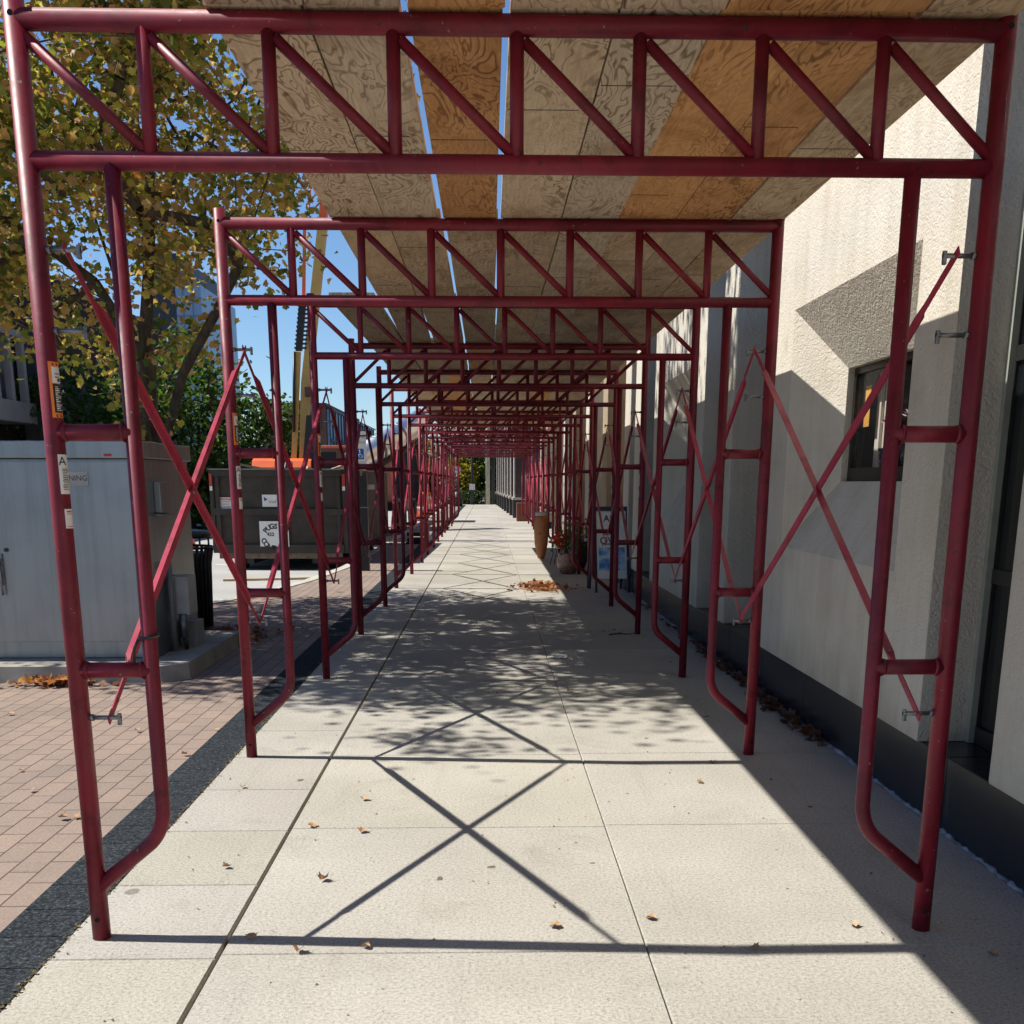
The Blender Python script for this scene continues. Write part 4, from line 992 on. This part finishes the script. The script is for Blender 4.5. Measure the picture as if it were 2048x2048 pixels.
b = B(); text_bm(b, 'RESERVED', 0.036, face_M((0, -0.0135, 1.95), (1, 0, 0), (0, 0, 1))); text_bm(b, 'PARKING', 0.038, face_M((0, -0.0135, 1.875), (1, 0, 0), (0, 0, 1)))
for z in (1.575, 1.595): box(b, -0.075, 0.075, -0.0135, -0.0125, z, z + 0.003)
obj('sign_lettering', b, GI, sg)
b = B(); box(b, -0.06, 0.06, -0.02, 0.0, 1.20, 1.27); obj('notice', b, plain('grey notice', (0.35, 0.33, 0.3), 0.6), pp).location = (0.13, -0.02, 0)
b = B()
for k in range(2): box(b, -0.24, 0.24, -0.15, 0.15, 0.04 + 0.12 * k, 0.13 + 0.12 * k, 0.02)
box(b, -0.27, 0.27, -0.18, 0.18, 0, 0.035, 0.005); box(b, -0.2, -0.16, -0.02, 0.02, 0.25, 0.42); box(b, 0.16, 0.2, -0.02, 0.02, 0.25, 0.30)
o = obj('sandbag_stand', b, BLACK); o.location = (-1.6, 23.6, 0); tag(o, 'low black weighted stand at the kerb far down the left side', 'stand')
# traffic drums
def drum(x, y, lab):
    t_ = thing('traffic_drum', lab, 'traffic drum', (x, y, -0.12), group='orange traffic drums')
    b = B(); lathe(b, [(0.30, 0.05), (0.27, 0.3), (0.25, 0.6), (0.22, 0.95), (0.20, 1.0)], 18); obj('body', b, plain('safety orange plastic', (0.85, 0.20, 0.03), 0.5), t_)
    for z, r_ in ((0.40, 0.268), (0.72, 0.247)):
        b = B(); lathe(b, [(r_, z), (r_ - 0.01, z + 0.12)], 18); obj('white_band', b, WHITE, t_)
    b = B(); lathe(b, [(0.42, 0), (0.36, 0.07)], 18); obj('base', b, BLACK, t_)
drum(-2.55, 41, 'orange traffic drum at the left kerb near the far end of the tunnel')
drum(-2.75, 47, 'orange traffic drum farther off, at the left kerb past the tunnel end')
def cone(x, y):
    t_ = thing('traffic_cone', 'white and red striped cone on the street behind the litter bin', 'cone', (x, y, -0.12))
    b = B(); lathe(b, [(0.19, 0.03), (0.03, 0.72)], 16); obj('body', b, plain('pinkish red cone', (0.7, 0.10, 0.08), 0.5), t_)
    b = B(); lathe(b, [(0.148, 0.25), (0.112, 0.40)], 16); lathe(b, [(0.09, 0.5), (0.06, 0.62)], 16); obj('white_bands', b, WHITE, t_)
    b = B(); box(b, -0.2, 0.2, -0.2, 0.2, 0, 0.03, 0.005); obj('base', b, BLACK, t_)
cone(-6.75, 24)
# cars
def car(x, y, rz, m, lab, kind='suv', L=4.6, W_=1.85, H=1.7, plate=True):
    t_ = thing('parked_car', lab, 'car', (x, y, -0.12), rz)
    hb = 0.62 * H if kind == 'suv' else 0.58 * H
    prof = [(-L / 2, 0.35), (-L / 2 + 0.02, 0.75), (-L / 2 + 0.06, hb), (L / 2 - 1.1, hb), (L / 2 - 0.15, hb - 0.16), (L / 2, 0.6), (L / 2 - 0.05, 0.3), (L / 2 - 0.3, 0.22), (-L / 2 + 0.3, 0.22)]
    b = B(); prism(b, prof, -W_ / 2, W_ / 2); bmesh.ops.bevel(b, geom=b.edges[:], offset=0.05, segments=2, affect='EDGES'); obj('body', b, m, t_, True)
    back = -L / 2 + (0.12 if kind == 'suv' else 0.7)
    prof = [(back, hb - 0.04), (back + 0.18, H - 0.05), (back + 0.35, H), (0.55, H), (L / 2 - 1.15, hb - 0.04)]
    b = B(); prism(b, prof, -W_ / 2 + 0.10, W_ / 2 - 0.10); bmesh.ops.bevel(b, geom=b.edges[:], offset=0.05, segments=2, affect='EDGES'); ro = obj('roof', b, m, t_, True)
    b = B(); beam(b, (0, back + 0.03, hb + 0.03), (0, back + 0.15, H - 0.12), W_ - 0.35, W_ - 0.5, 0.03, 0.03); obj('rear_window', b, GLASSD, ro)
    for s in (-1, 1):
        b = B(); box(b, s * (W_ / 2 - 0.11) - 0.006, s * (W_ / 2 - 0.11) + 0.018, back + 0.4, 0.8, hb + 0.05, H - 0.14); obj('side_window', b, GLASSD, ro)
        b = B(); box(b, s * (W_ / 2 - 0.12) - 0.09, s * (W_ / 2 - 0.12) + 0.09, -L / 2 - 0.012, -L / 2 + 0.06, hb - 0.32, hb - 0.10, 0.01); obj('tail_light', b, plain('red tail light', (0.25, 0.012, 0.012), 0.25), t_)
        b = B(); box(b, s * (W_ / 2 - 0.2) - 0.14, s * (W_ / 2 - 0.2) + 0.14, L / 2 - 0.08, L / 2 + 0.01, 0.62, 0.75, 0.01); obj('headlight', b, plain('clear headlight', (0.6, 0.6, 0.62), 0.15), t_)
        for yy in (-L / 2 + 0.85, L / 2 - 0.9):
            b = B(); tube(b, [(s * (W_ / 2 - 0.2), yy, 0.34), (s * (W_ / 2 + 0.01), yy, 0.34)], 0.34, 22); wh = obj('wheel', b, plain('tyre rubber', (0.015, 0.015, 0.016), 0.85), t_)
            b = B(); tube(b, [(s * (W_ / 2 - 0.05), yy, 0.34), (s * (W_ / 2 + 0.016), yy, 0.34)], 0.21, 14); obj('rim', b, STEEL, wh)
    b = B(); box(b, -0.2, 0.2, -L / 2 - 0.02, -L / 2 + 0.01, 0.72, 0.84, 0.004); obj('number_plate', b, WHITE, t_)
    return t_
NAVY = plain('dark navy car paint', (0.012, 0.016, 0.028), 0.25, 0.2, 0.1, coat=0.5); BLK = plain('black car paint', (0.01, 0.01, 0.012), 0.22, 0.2, 0.1, coat=0.5)
car(-9.0, 34.0, 0, NAVY, 'dark navy car seen from behind, between the grey cabinet and the dumpster')
car(-9.3, 44.0, R(4), BLK, 'black car parked farther up the street behind the dark navy car')
car(-5.9, 60.0, R(2), plain('white car paint', (0.7, 0.72, 0.75), 0.3, 0, 0.03, coat=0.5), 'white vehicle far up the street, left of the tunnel', 'suv')
car(-6.6, 69.0, R(88), plain('blue car paint', (0.02, 0.07, 0.28), 0.3, 0, 0.05, coat=0.5), 'blue car crossing at the far end of the street', 'sedan', H=1.45)
# ------------------------------------------------------------------ shop things under the wall, right
ur = thing('tall_planter', 'tall terracotta vase planter by the right legs, far down the sidewalk', 'planter', (0.86, 18.9, 0))
b = B(); lathe(b, [(0.055, 0.0), (0.075, 0.06), (0.115, 0.25), (0.13, 0.5), (0.12, 0.68), (0.105, 0.74)], 24); obj('vase', b, plain('terracotta clay', (0.33, 0.125, 0.05), 0.7, 0, 0.2, 8), ur, True)
b = B(); lathe(b, [(0.106, 0.741), (0.112, 0.76), (0.105, 0.80), (0.085, 0.80)], 24); obj('neck', b, plain('pale glaze', (0.40, 0.37, 0.34), 0.5), ur, True)
def pot(x, y, r_, h, m, lab, flowers):
    t_ = thing('flower_pot', lab, 'flower pot', (x, y, 0), group='planters at the foot of the right wall')
    b = B(); lathe(b, [(r_ * 0.62, 0), (r_ * 0.95, h * 0.35), (r_, h * 0.65), (r_ * 0.86, h * 0.92), (r_ * 0.92, h), (r_ * 0.75, h)], 24); obj('pot', b, m, t_, True)
    rg = np.random.default_rng(int(y * 10)); n = 150
    C = rg.normal(size=(n, 3)) * np.array([r_ * 0.7, r_ * 0.7, 0.09]) + np.array([0, 0, h + 0.14])
    me = leaf_mesh('leaves', C, np.full(n, 0.06), np.tile([[0.04, 0.09, 0.02]], (n, 1)) * rg.uniform(0.6, 1.6, (n, 1)), DIAM, rg); me.materials.append(GREENL)
    o = bpy.data.objects.new('leaves', me); COL.objects.link(o); o.parent = t_
    if flowers:
        n = 60; C = rg.normal(size=(n, 3)) * np.array([r_ * 0.28, r_ * 0.3, 0.05]) + np.array([-0.13, 0, h + 0.20])
        me = leaf_mesh('blooms', C, np.full(n, 0.075), np.tile([[0.42, 0.015, 0.02]], (n, 1)) * rg.uniform(0.7, 1.3, (n, 1)), DIAM, rg); me.materials.append(MAPLE)
        o = bpy.data.objects.new('blooms', me); COL.objects.link(o); o.parent = t_
pot(1.10, 15.7, 0.17, 0.30, plain('mottled red brown glaze', (0.20, 0.10, 0.08), 0.4, 0, 0.6, 22), 'mottled brown round pot with red flowers at the wall foot', True)
pot(1.30, 16.6, 0.19, 0.42, plain('dark grey planter', (0.04, 0.04, 0.045), 0.6), 'dark grey planter with green leaves behind the mottled flower pot', False)
bs = thing('plant_stand', 'black wire plant stand with white bowl beside the terracotta vase', 'plant stand', (1.08, 17.5, 0))
b = B()
for k in range(4):
    a = k * math.pi / 2 + 0.4; tube(b, [(0.16 * math.cos(a), 0.16 * math.sin(a), 0), (0.10 * math.cos(a), 0.10 * math.sin(a), 0.2), (0.14 * math.cos(a), 0.14 * math.sin(a), 0.42)], 0.008, 6)
tube(b, [(0.14 * math.cos(a), 0.14 * math.sin(a), 0.42) for a in [R(x) for x in range(0, 361, 20)]], 0.008, 6, False); obj('frame', b, BLACK, bs)
b = B(); lathe(b, [(0.05, 0.26), (0.12, 0.33), (0.145, 0.42), (0.12, 0.42)], 20); obj('bowl', b, WHITE, bs, True)
# A-frame board
af = thing('sandwich_board', 'white sandwich board with blue picture leaning by the right wall', 'sandwich board', (1.42, 13.2, 0), R(4))
M1 = Matrix.Rotation(R(-14), 4, 'X')
NB = plain('navy frame', (0.015, 0.03, 0.07), 0.5)
b = B(); box(b, -0.215, -0.185, -0.012, 0.012, 0.0, 1.05, 0.003, 0, M1); box(b, 0.185, 0.215, -0.012, 0.012, 0.0, 1.05, 0.003, 0, M1); box(b, -0.184, 0.184, -0.012, 0.012, 1.0, 1.05, 0.003, 0, M1)
o = obj('front_leg_frame', b, NB, af); o.location = (0, -0.26, 0)
M2 = Matrix.Rotation(R(14), 4, 'X')
b = B(); box(b, -0.215, -0.185, -0.012, 0.012, 0.0, 1.05, 0.003, 0, M2); box(b, 0.185, 0.215, -0.012, 0.012, 0.0, 1.05, 0.003, 0, M2); o = obj('back_leg_frame', b, NB, af); o.location = (0, 0.26, 0)
b = B(); box(b, -0.18, 0.18, -0.008, 0.008, 0.17, 0.99, 0, 0, M1); pn = obj('panel', b, WHITE, af); pn.location = (0, -0.26, 0)
b = B(); box(b, -0.16, 0.16, -0.0105, -0.0085, 0.27, 0.55, 0, 0, M1); pc = obj('picture', b, NT('blue picture').m, pn)
tt = NT('blue picture print'); vv_ = tt.coord((5, 5, 8)); tt.color(tt.ramp(tt.noise(vv_, 1.0, 2, 0.5), [(0.38, (0.06, 0.20, 0.50)), (0.5, (0.22, 0.42, 0.72)), (0.6, (0.55, 0.68, 0.80))])); pc.data.materials[0] = tt.m
b = B()
for s_, z, sz in (('AL', 0.90, 0.11), ('BRAR', 0.72, 0.065), ('OVE', 0.63, 0.12)):
    text_bm(b, s_, sz, M1 @ face_M((-0.03, -0.0095, z), (1, 0, 0), (0, 0, 1)), bold=0.002)
obj('lettering', b, NB, pn)

# ------------------------------------------------------------------ left office building
ob = thing('office_building', 'dark brown office building with grey concrete balcony across the street', 'building', (-12.3, 24, -0.1))
def oobj(name, b, m, parent=ob):
    bmesh.ops.transform(b, matrix=Matrix.Translation((12.3, -24, 0.1)), verts=b.verts); return obj(name, b, m, parent)
OBR = m_brick('dark brown brick', (0.045, 0.03, 0.026), (0.035, 0.024, 0.022), (0.02, 0.016, 0.015)); GRC = plain('grey precast concrete', (0.30, 0.29, 0.27), 0.85, 0, 0.15, 2)
b = B(); box(b, -22, -12.9, 22, 45, -0.1, 7.2); oobj('wall', b, OBR)
b = B(); box(b, -13.0, -12.0, 20, 29.55, 2.78, 3.30, 0.02); bal = oobj('balcony_ledge', b, GRC)
b = B(); box(b, -12.25, -12.02, 20, 29.5, 4.88, 5.05, 0.01); oobj('top_rail', b, GRC, bal)
for y in np.arange(20.1, 29.6, 0.82):
    b = B(); box(b, -12.22, -12.04, y, y + 0.16, 3.30, 4.88, 0.01); oobj('fin', b, GRC, bal)
b = B(); box(b, -12.75, -12.72, 20, 29.5, 3.31, 4.87); oobj('glass_panel', b, plain('grey glazing', (0.09, 0.095, 0.10), 0.3), bal)
b = B(); box(b, -12.8, -12.3, 30.6, 31.2, -0.1, 5.6, 0.02); oobj('column', b, plain('dark grey column', (0.07, 0.075, 0.08), 0.7))
for y in (32.3, 35.0, 38.0, 41.0):
    b = B(); box(b, -12.89, -12.84, y, y + 1.7, 0.8, 4.6); wf = oobj('window', b, plain('black window frame', (0.012, 0.012, 0.014), 0.4))
    b = B(); box(b, -12.835, -12.825, y + 0.08, y + 1.62, 0.9, 4.5); oobj('pane', b, GLASSD, wf)
# tower
tw = thing('office_tower', 'distant tall tower with dark navy side and pale blue glass side', 'building', (-21.6, 84, 0))
b = B(); box(b, -3.6, -1.1, 0, 12, 0, 17.5); obj('dark_wing', b, plain('dark navy facade', (0.012, 0.016, 0.03), 0.5), tw)
b = B(); box(b, -1.08, 0.75, -1.0, 10, 0, 15.2); gl = obj('glass_wing', b, plain('pale blue facade', (0.16, 0.26, 0.42), 0.3, 0, 0.1, 0.5), tw)
b = B()
for z in np.arange(1, 15, 1.2): box(b, -1.1, 0.77, -1.03, -1.003, z, z + 0.12)
for x in (-0.6, 0.1): box(b, x, x + 0.06, -1.04, -1.031, 0, 15.2)
obj('facade_lines', b, plain('blue grey lines', (0.10, 0.15, 0.22), 0.5), gl)
# brick theatre with glazed side
bt = thing('brick_building', 'brown brick building with tall blue glass fence behind the crane', 'building', (-9.4, 55, -0.1))
b = B(); box(b, -1.9, 1.32, 0, 14, 0, 5.05); obj('wall', b, m_brick('brown brick', (0.16, 0.085, 0.07), (0.13, 0.07, 0.06), (0.1, 0.08, 0.07)), bt)
b = B(); box(b, -1.95, 1.37, -0.05, 14.05, 5.052, 5.2); obj('coping', b, plain('dark coping', (0.03, 0.03, 0.035), 0.6), bt)
b = B(); box(b, 0.3, 1.1, -0.04, -0.001, 3.9, 4.7); obj('sign_board', b, plain('dark red board', (0.09, 0.04, 0.04), 0.6), bt)
gf = thing('glass_facade', 'tall blue glass facade with thin vertical bars, right of the brown brick building', 'building', (-8.05, 55.2, -0.1))
b = B(); box(b, 0, 0.1, 0, 22, 0.3, 4.9); obj('glazing', b, plain('sky blue glazing', (0.16, 0.30, 0.52), 0.25), gf)
b = B()
for y in np.arange(0, 22, 1.1): box(b, 0.102, 0.16, y, y + 0.14, 0.0, 5.0)
for z in (0.3, 1.9, 3.4, 4.9): box(b, 0.161, 0.20, 0, 22, z, z + 0.08)
obj('bars', b, plain('dark blue bars', (0.03, 0.06, 0.12), 0.5), gf)
# grey building at the sidewalk end
gb = thing('grey_building', 'grey brick building with white-framed door at the end of the sidewalk', 'building', (0.5, 78, -0.1))
b = B(); box(b, -0.55, 9, 0, 10, 0, 12); obj('wall', b, m_brick('grey brick', (0.26, 0.245, 0.24), (0.22, 0.21, 0.205), (0.16, 0.15, 0.15)), gb)
for z in (0.25, 2.6):
    b = B(); box(b, -0.25, 1.6, -0.06, -0.001, z, z + (2.0 if z < 1 else 1.3)); wf = obj('window', b, plain('white window frame', (0.6, 0.6, 0.6), 0.5), gb)
    b = B(); box(b, -0.05, 0.75, -0.10, -0.061, z + 0.12, z + (1.0 if z < 1 else 1.1)); box(b, 0.85, 1.4, -0.10, -0.061, z + 0.12, z + (1.9 if z < 1 else 1.1)); obj('pane', b, GLASSD, wf)
b = B(); box(b, -0.3, 1.7, -0.15, -0.001, 2.35, 2.5); obj('ledge', b, GRC, gb)
# poles, lamps, signals
b = B(); tube(b, [(-0.05, 65.3, -0.1), (-0.03, 65.3, 8.5)], 0.13, 14); tag(obj('utility_pole', b, plain('cream sunlit pole', (0.55, 0.50, 0.40), 0.8)), 'pale cream utility pole at the end of the sidewalk', 'pole')
b = B(); tube(b, [(0.28, 66.5, -0.1), (0.28, 66.5, 8.5)], 0.10, 10); tag(obj('street_pole', b, BLACK), 'black pole just right of the cream utility pole', 'pole')
lp = thing('street_lamp', 'black street lamp post with small white sign, before the green trees', 'street lamp', (-0.98, 64.6, 0))
b = B(); tube(b, [(0, 0, 0), (0, 0, 0.9), (0, 0, 6)], 0, 10, True, True, [0.14, 0.075, 0.06]); obj('pole', b, BLACK, lp)
b = B(); box(b, -0.17, 0.17, -0.10, -0.08, 0.85, 1.2); obj('sign_plate', b, WHITE, lp)
b = B(); lathe(b, [(0.1, 6.0), (0.22, 6.15), (0.2, 6.5), (0.05, 6.6)], 12); obj('lantern', b, WHITE, lp)
for k, (x, y) in enumerate(((-1.75, 61), (-2.3, 68))):
    t_ = thing('street_lamp', ['slim black lamp post with curved arm, left of the far lamp with the white sign', 'slim black lamp post farthest away on the left'][k], 'street lamp', (x, y, 0))
    b = B(); tube(b, [(0, 0, 0), (0, 0, 5)], 0.055, 8); obj('pole', b, BLACK, t_)
    b = B(); tube(b, [(0, 0, 4.2), (0.3, 0, 4.7), (0.8, 0, 4.9)], 0.03, 6); obj('arm', b, BLACK, t_)
    b = B(); box(b, 0.7, 1.1, -0.08, 0.08, 4.82, 4.92, 0.01); obj('lamp_head', b, BLACK, t_)
nt = thing('no_turn_sign', 'round white no-left-turn sign with red ring on a dark post', 'traffic sign', (-1.72, 60, 0))
b = B(); tube(b, [(0, 0, 0), (0, 0, 2.1)], 0.09, 8); obj('post', b, BLACK, nt)
b = B(); lathe(b, [(0.26, 0.0), (0.30, 0.25), (0.22, 0.75), (0.12, 0.8)], 10); obj('base', b, BLACK, nt)
b = B(); tube(b, [(0, -0.12, 1.93), (0, -0.10, 1.93)], 0.22, 24); dk = obj('disc', b, WHITE, nt)
b = B(); tube(b, [(0.19 * math.cos(a), -0.125, 1.93 + 0.19 * math.sin(a)) for a in [R(x) for x in range(0, 361, 15)]], 0.018, 6, False); tube(b, [(-0.13, -0.128, 2.06), (0.13, -0.128, 1.80)], 0.015, 6); obj('red_ring', b, plain('red sign film', (0.5, 0.03, 0.04), 0.5), dk)
b = B(); tube(b, [(0.07, -0.124, 1.83), (0.07, -0.124, 1.98), (-0.04, -0.124, 1.98)], 0.014, 6); tube(b, [(-0.12, -0.124, 1.98), (-0.04, -0.124, 1.98)], 0, 6, True, False, [0.002, 0.05]); obj('arrow', b, INK, dk)
tsg = thing('traffic_signal', 'traffic signal showing green beyond the left side of the tunnel', 'traffic signal', (-2.25, 57, 0))
b = B(); tube(b, [(0, 0, 0), (0, 0, 3.0)], 0.06, 8); obj('pole', b, BLACK, tsg)
b = B(); box(b, -0.14, 0.14, -0.25, -0.07, 1.80, 2.75, 0.02); hd = obj('head', b, BLACK, tsg)
b = B(); tube(b, [(0, -0.26, 1.97), (0, -0.252, 1.97)], 0.10, 14); obj('green_lens', b, mat_emit('green signal light', (0.05, 0.9, 0.5), 3.0), hd)
sa = thing('signal_arm', 'long grey mast arm holding two black traffic signals across the street', 'traffic signal', (-7.3, 70, 0))
b = B(); tube(b, [(-4.2, 0, 3.95), (2.2, 0, 4.0)], 0.05, 8); obj('mast_arm', b, plain('grey mast', (0.35, 0.36, 0.37), 0.4, 0.5), sa)
b = B(); tube(b, [(2.2, 0, 0), (2.2, 0, 4.6)], 0.1, 10); obj('mast_pole', b, plain('grey mast', (0.35, 0.36, 0.37), 0.4, 0.5), sa)
for x in (-2.75, -0.3):
    b = B(); box(b, x - 0.22, x + 0.22, -0.3, -0.08, 3.42, 4.45, 0.03); hd = obj('signal_head', b, BLACK, sa)
    b = B()
    for z in (3.6, 3.93, 4.26): tube(b, [(x, -0.42, z), (x, -0.302, z)], 0.11, 12, False)
    obj('visor', b, BLACK, hd)

# ------------------------------------------------------------------ fallen leaves
DRY = NT('dry brown leaf'); DRY.color(DRY.ramp(DRY.noise(DRY.coord(rand=True), 20, 3), [(0.3, (0.22, 0.11, 0.05)), (0.7, (0.52, 0.34, 0.19))])); DRY.pr(0.7, 0, 0.3); DRY = DRY.m
def dry_leaf(rng, size):
    sh = np.array(LEAF); b = B(); curl = rng.uniform(0.5, 1.5); vs = []
    for (x, y) in sh: vs.append(b.verts.new((x * size, y * size * 1.0, (abs(x) ** 1.3 * curl + 0.25 * y * y) * size + 0.004 + rng.uniform(0, 0.06) * size)))
    h = len(sh) // 2; b.faces.new([vs[i] for i in range(0, h + 1)]); b.faces.new([vs[0]] + [vs[i] for i in range(h, len(sh))]); return b
spots = [(-1.167, 4.497), (-0.614, 4.302), (-0.573, 3.882), (-0.648, 3.37), (-1.004, 3.499), (-0.632, 2.81), (-0.445, 2.831), (-0.777, 3.95), (0.414, 3.022), (0.113, 2.969), (1.019, 2.958), (0.86, 4.541), (0.437, 6.675), (-0.689, 6.696), (-0.391, 7.371), (-0.79, 2.911), (0.682, 2.807), (-1.983, 5.604), (-1.56, 5.621), (-1.79, 4.071), (-1.742, 4.084), (-2.267, 4.8), (-2.079, 4.466), (-2.857, 6.05), (-1.583, 5.082), (0.99, 4.88), (1.064, 9.539), (0.254, 8.54), (1.35, 2.75), (-1.45, 2.5)]
rp = random.Random(21)
for x, y in spots:
    sz = rp.uniform(0.026, 0.045) * (1.25 if (x, y) in ((-0.632, 2.81), (-0.648, 3.37)) else 1)
    o = obj('fallen_leaf', dry_leaf(rp, sz), DRY); o.location = (x, y, 0.0); o.rotation_euler = (rp.uniform(-0.2, 0.2), rp.uniform(-0.2, 0.2), rp.uniform(0, 6.28))
    if (x, y) == (-0.632, 2.81): lab = 'largest dark curled leaf, just below the nearest frame shadow'
    elif (x, y) == (-1.45, 2.5): lab = 'orange-brown leaf on the black border at the bottom left corner'
    elif x < -1.6: lab = 'small dry leaf lying on the red brick paving'
    elif x < -1.33: lab = 'dry leaf on the black granite border strip'
    elif x > 1.0: lab = 'small leaf in the shade near the right scaffold legs'
    else: lab = 'small dry brown leaf lying loose on the concrete sidewalk slabs'
    tag(o, lab, 'leaf', 'fallen leaves on the ground')
def litter(name, label, n, fx, fy, fz, size, cols, seed):
    rg = np.random.default_rng(seed); C = np.stack([fx(rg, n), fy(rg, n), fz(rg, n)], 1)
    col = np.array(cols)[rg.integers(0, len(cols), n)] * rg.uniform(0.7, 1.25, (n, 1))
    me = leaf_mesh(name, C, size * rg.uniform(0.6, 1.3, n), np.clip(col, 0, 1), LEAF, rg, 1.0); me.materials.append(MAPLE)
    o = bpy.data.objects.new(name, me); COL.objects.link(o); tag(o, label, 'leaf litter', kind='stuff')
BR = [(0.34, 0.13, 0.06), (0.24, 0.09, 0.045), (0.40, 0.20, 0.10), (0.16, 0.065, 0.04)]
litter('leaf_pile', 'heap of orange-brown leaves at the edge of the deck shade', 380, lambda r, n: 0.60 + r.normal(size=n) * 0.16, lambda r, n: 13.45 + r.normal(size=n) * 0.22, lambda r, n: 0.015 + np.abs(r.normal(size=n)) * 0.022, 0.055, BR, 1)
litter('leaf_litter', 'dark dry leaves drifted along the foot of the granite base', 260, lambda r, n: 1.645 - np.abs(r.normal(size=n)) * 0.035, lambda r, n: 5.2 + np.abs(r.normal(size=n)) * 2.3, lambda r, n: r.uniform(0.008, 0.03, n), 0.055, [(0.16, 0.07, 0.045), (0.10, 0.05, 0.035)], 2)
litter('leaf_litter', 'brown leaves heaped against the concrete pad of the grey cabinet', 130, lambda r, n: -2.95 + r.normal(size=n) * 0.12, lambda r, n: 6.99 - np.abs(r.normal(size=n)) * 0.05, lambda r, n: r.uniform(0.008, 0.045, n), 0.06, BR, 3)
litter('leaf_litter', 'reddish leaves gathered behind the pad at the foot of the litter bin', 170, lambda r, n: -2.3 + r.normal(size=n) * 0.2, lambda r, n: 9.2 + r.normal(size=n) * 0.25, lambda r, n: r.uniform(0.008, 0.03, n), 0.06, BR, 4)
litter('debris', 'tiny scattered twigs and leaf crumbs on the sidewalk', 260, lambda r, n: r.uniform(-1.3, 1.6, n), lambda r, n: 2.4 + r.uniform(0, 1, n) ** 1.3 * 14, lambda r, n: r.uniform(0.002, 0.004, n), 0.009, [(0.22, 0.12, 0.06), (0.10, 0.06, 0.04)], 5)
litter('joint_debris', 'crumbs and grit in the joint beside the black border', 900, lambda r, n: -1.336 + r.normal(size=n) * 0.007, lambda r, n: 2.2 + r.uniform(0, 1, n) ** 1.5 * 12, lambda r, n: r.uniform(0.0, 0.005, n), 0.010, [(0.12, 0.09, 0.05), (0.2, 0.15, 0.08)], 6)

b = B(); tube(b, [(0, 0, 0.006), (0.08, 0.02, 0.012), (0.17, 0.01, 0.008), (0.24, 0.05, 0.012)], 0, 6, True, True, [0.006, 0.006, 0.004, 0.002]); tube(b, [(0.08, 0.02, 0.012), (0.13, 0.09, 0.02)], 0.003, 5)
o = obj('twig', b, BARKD); o.location = (0.98, 9.25, 0); tag(o, 'thin dry forked twig lying in the shade by the right legs', 'twig')
b = B(); bmesh.ops.create_grid(b, x_segments=6, y_segments=5, size=0.5)
rr = random.Random(4)
for v_ in b.verts: v_.co = Vector((v_.co.x * 0.11, v_.co.y * 0.07, 0.004 + rr.uniform(0, 0.022)))
o = obj('paper_scrap', b, WHITE); o.location = (0.47, 8.0, 0); o.rotation_euler = (0, 0, 0.4); tag(o, 'crumpled white paper scrap in the dappled shade on the sidewalk', 'paper')
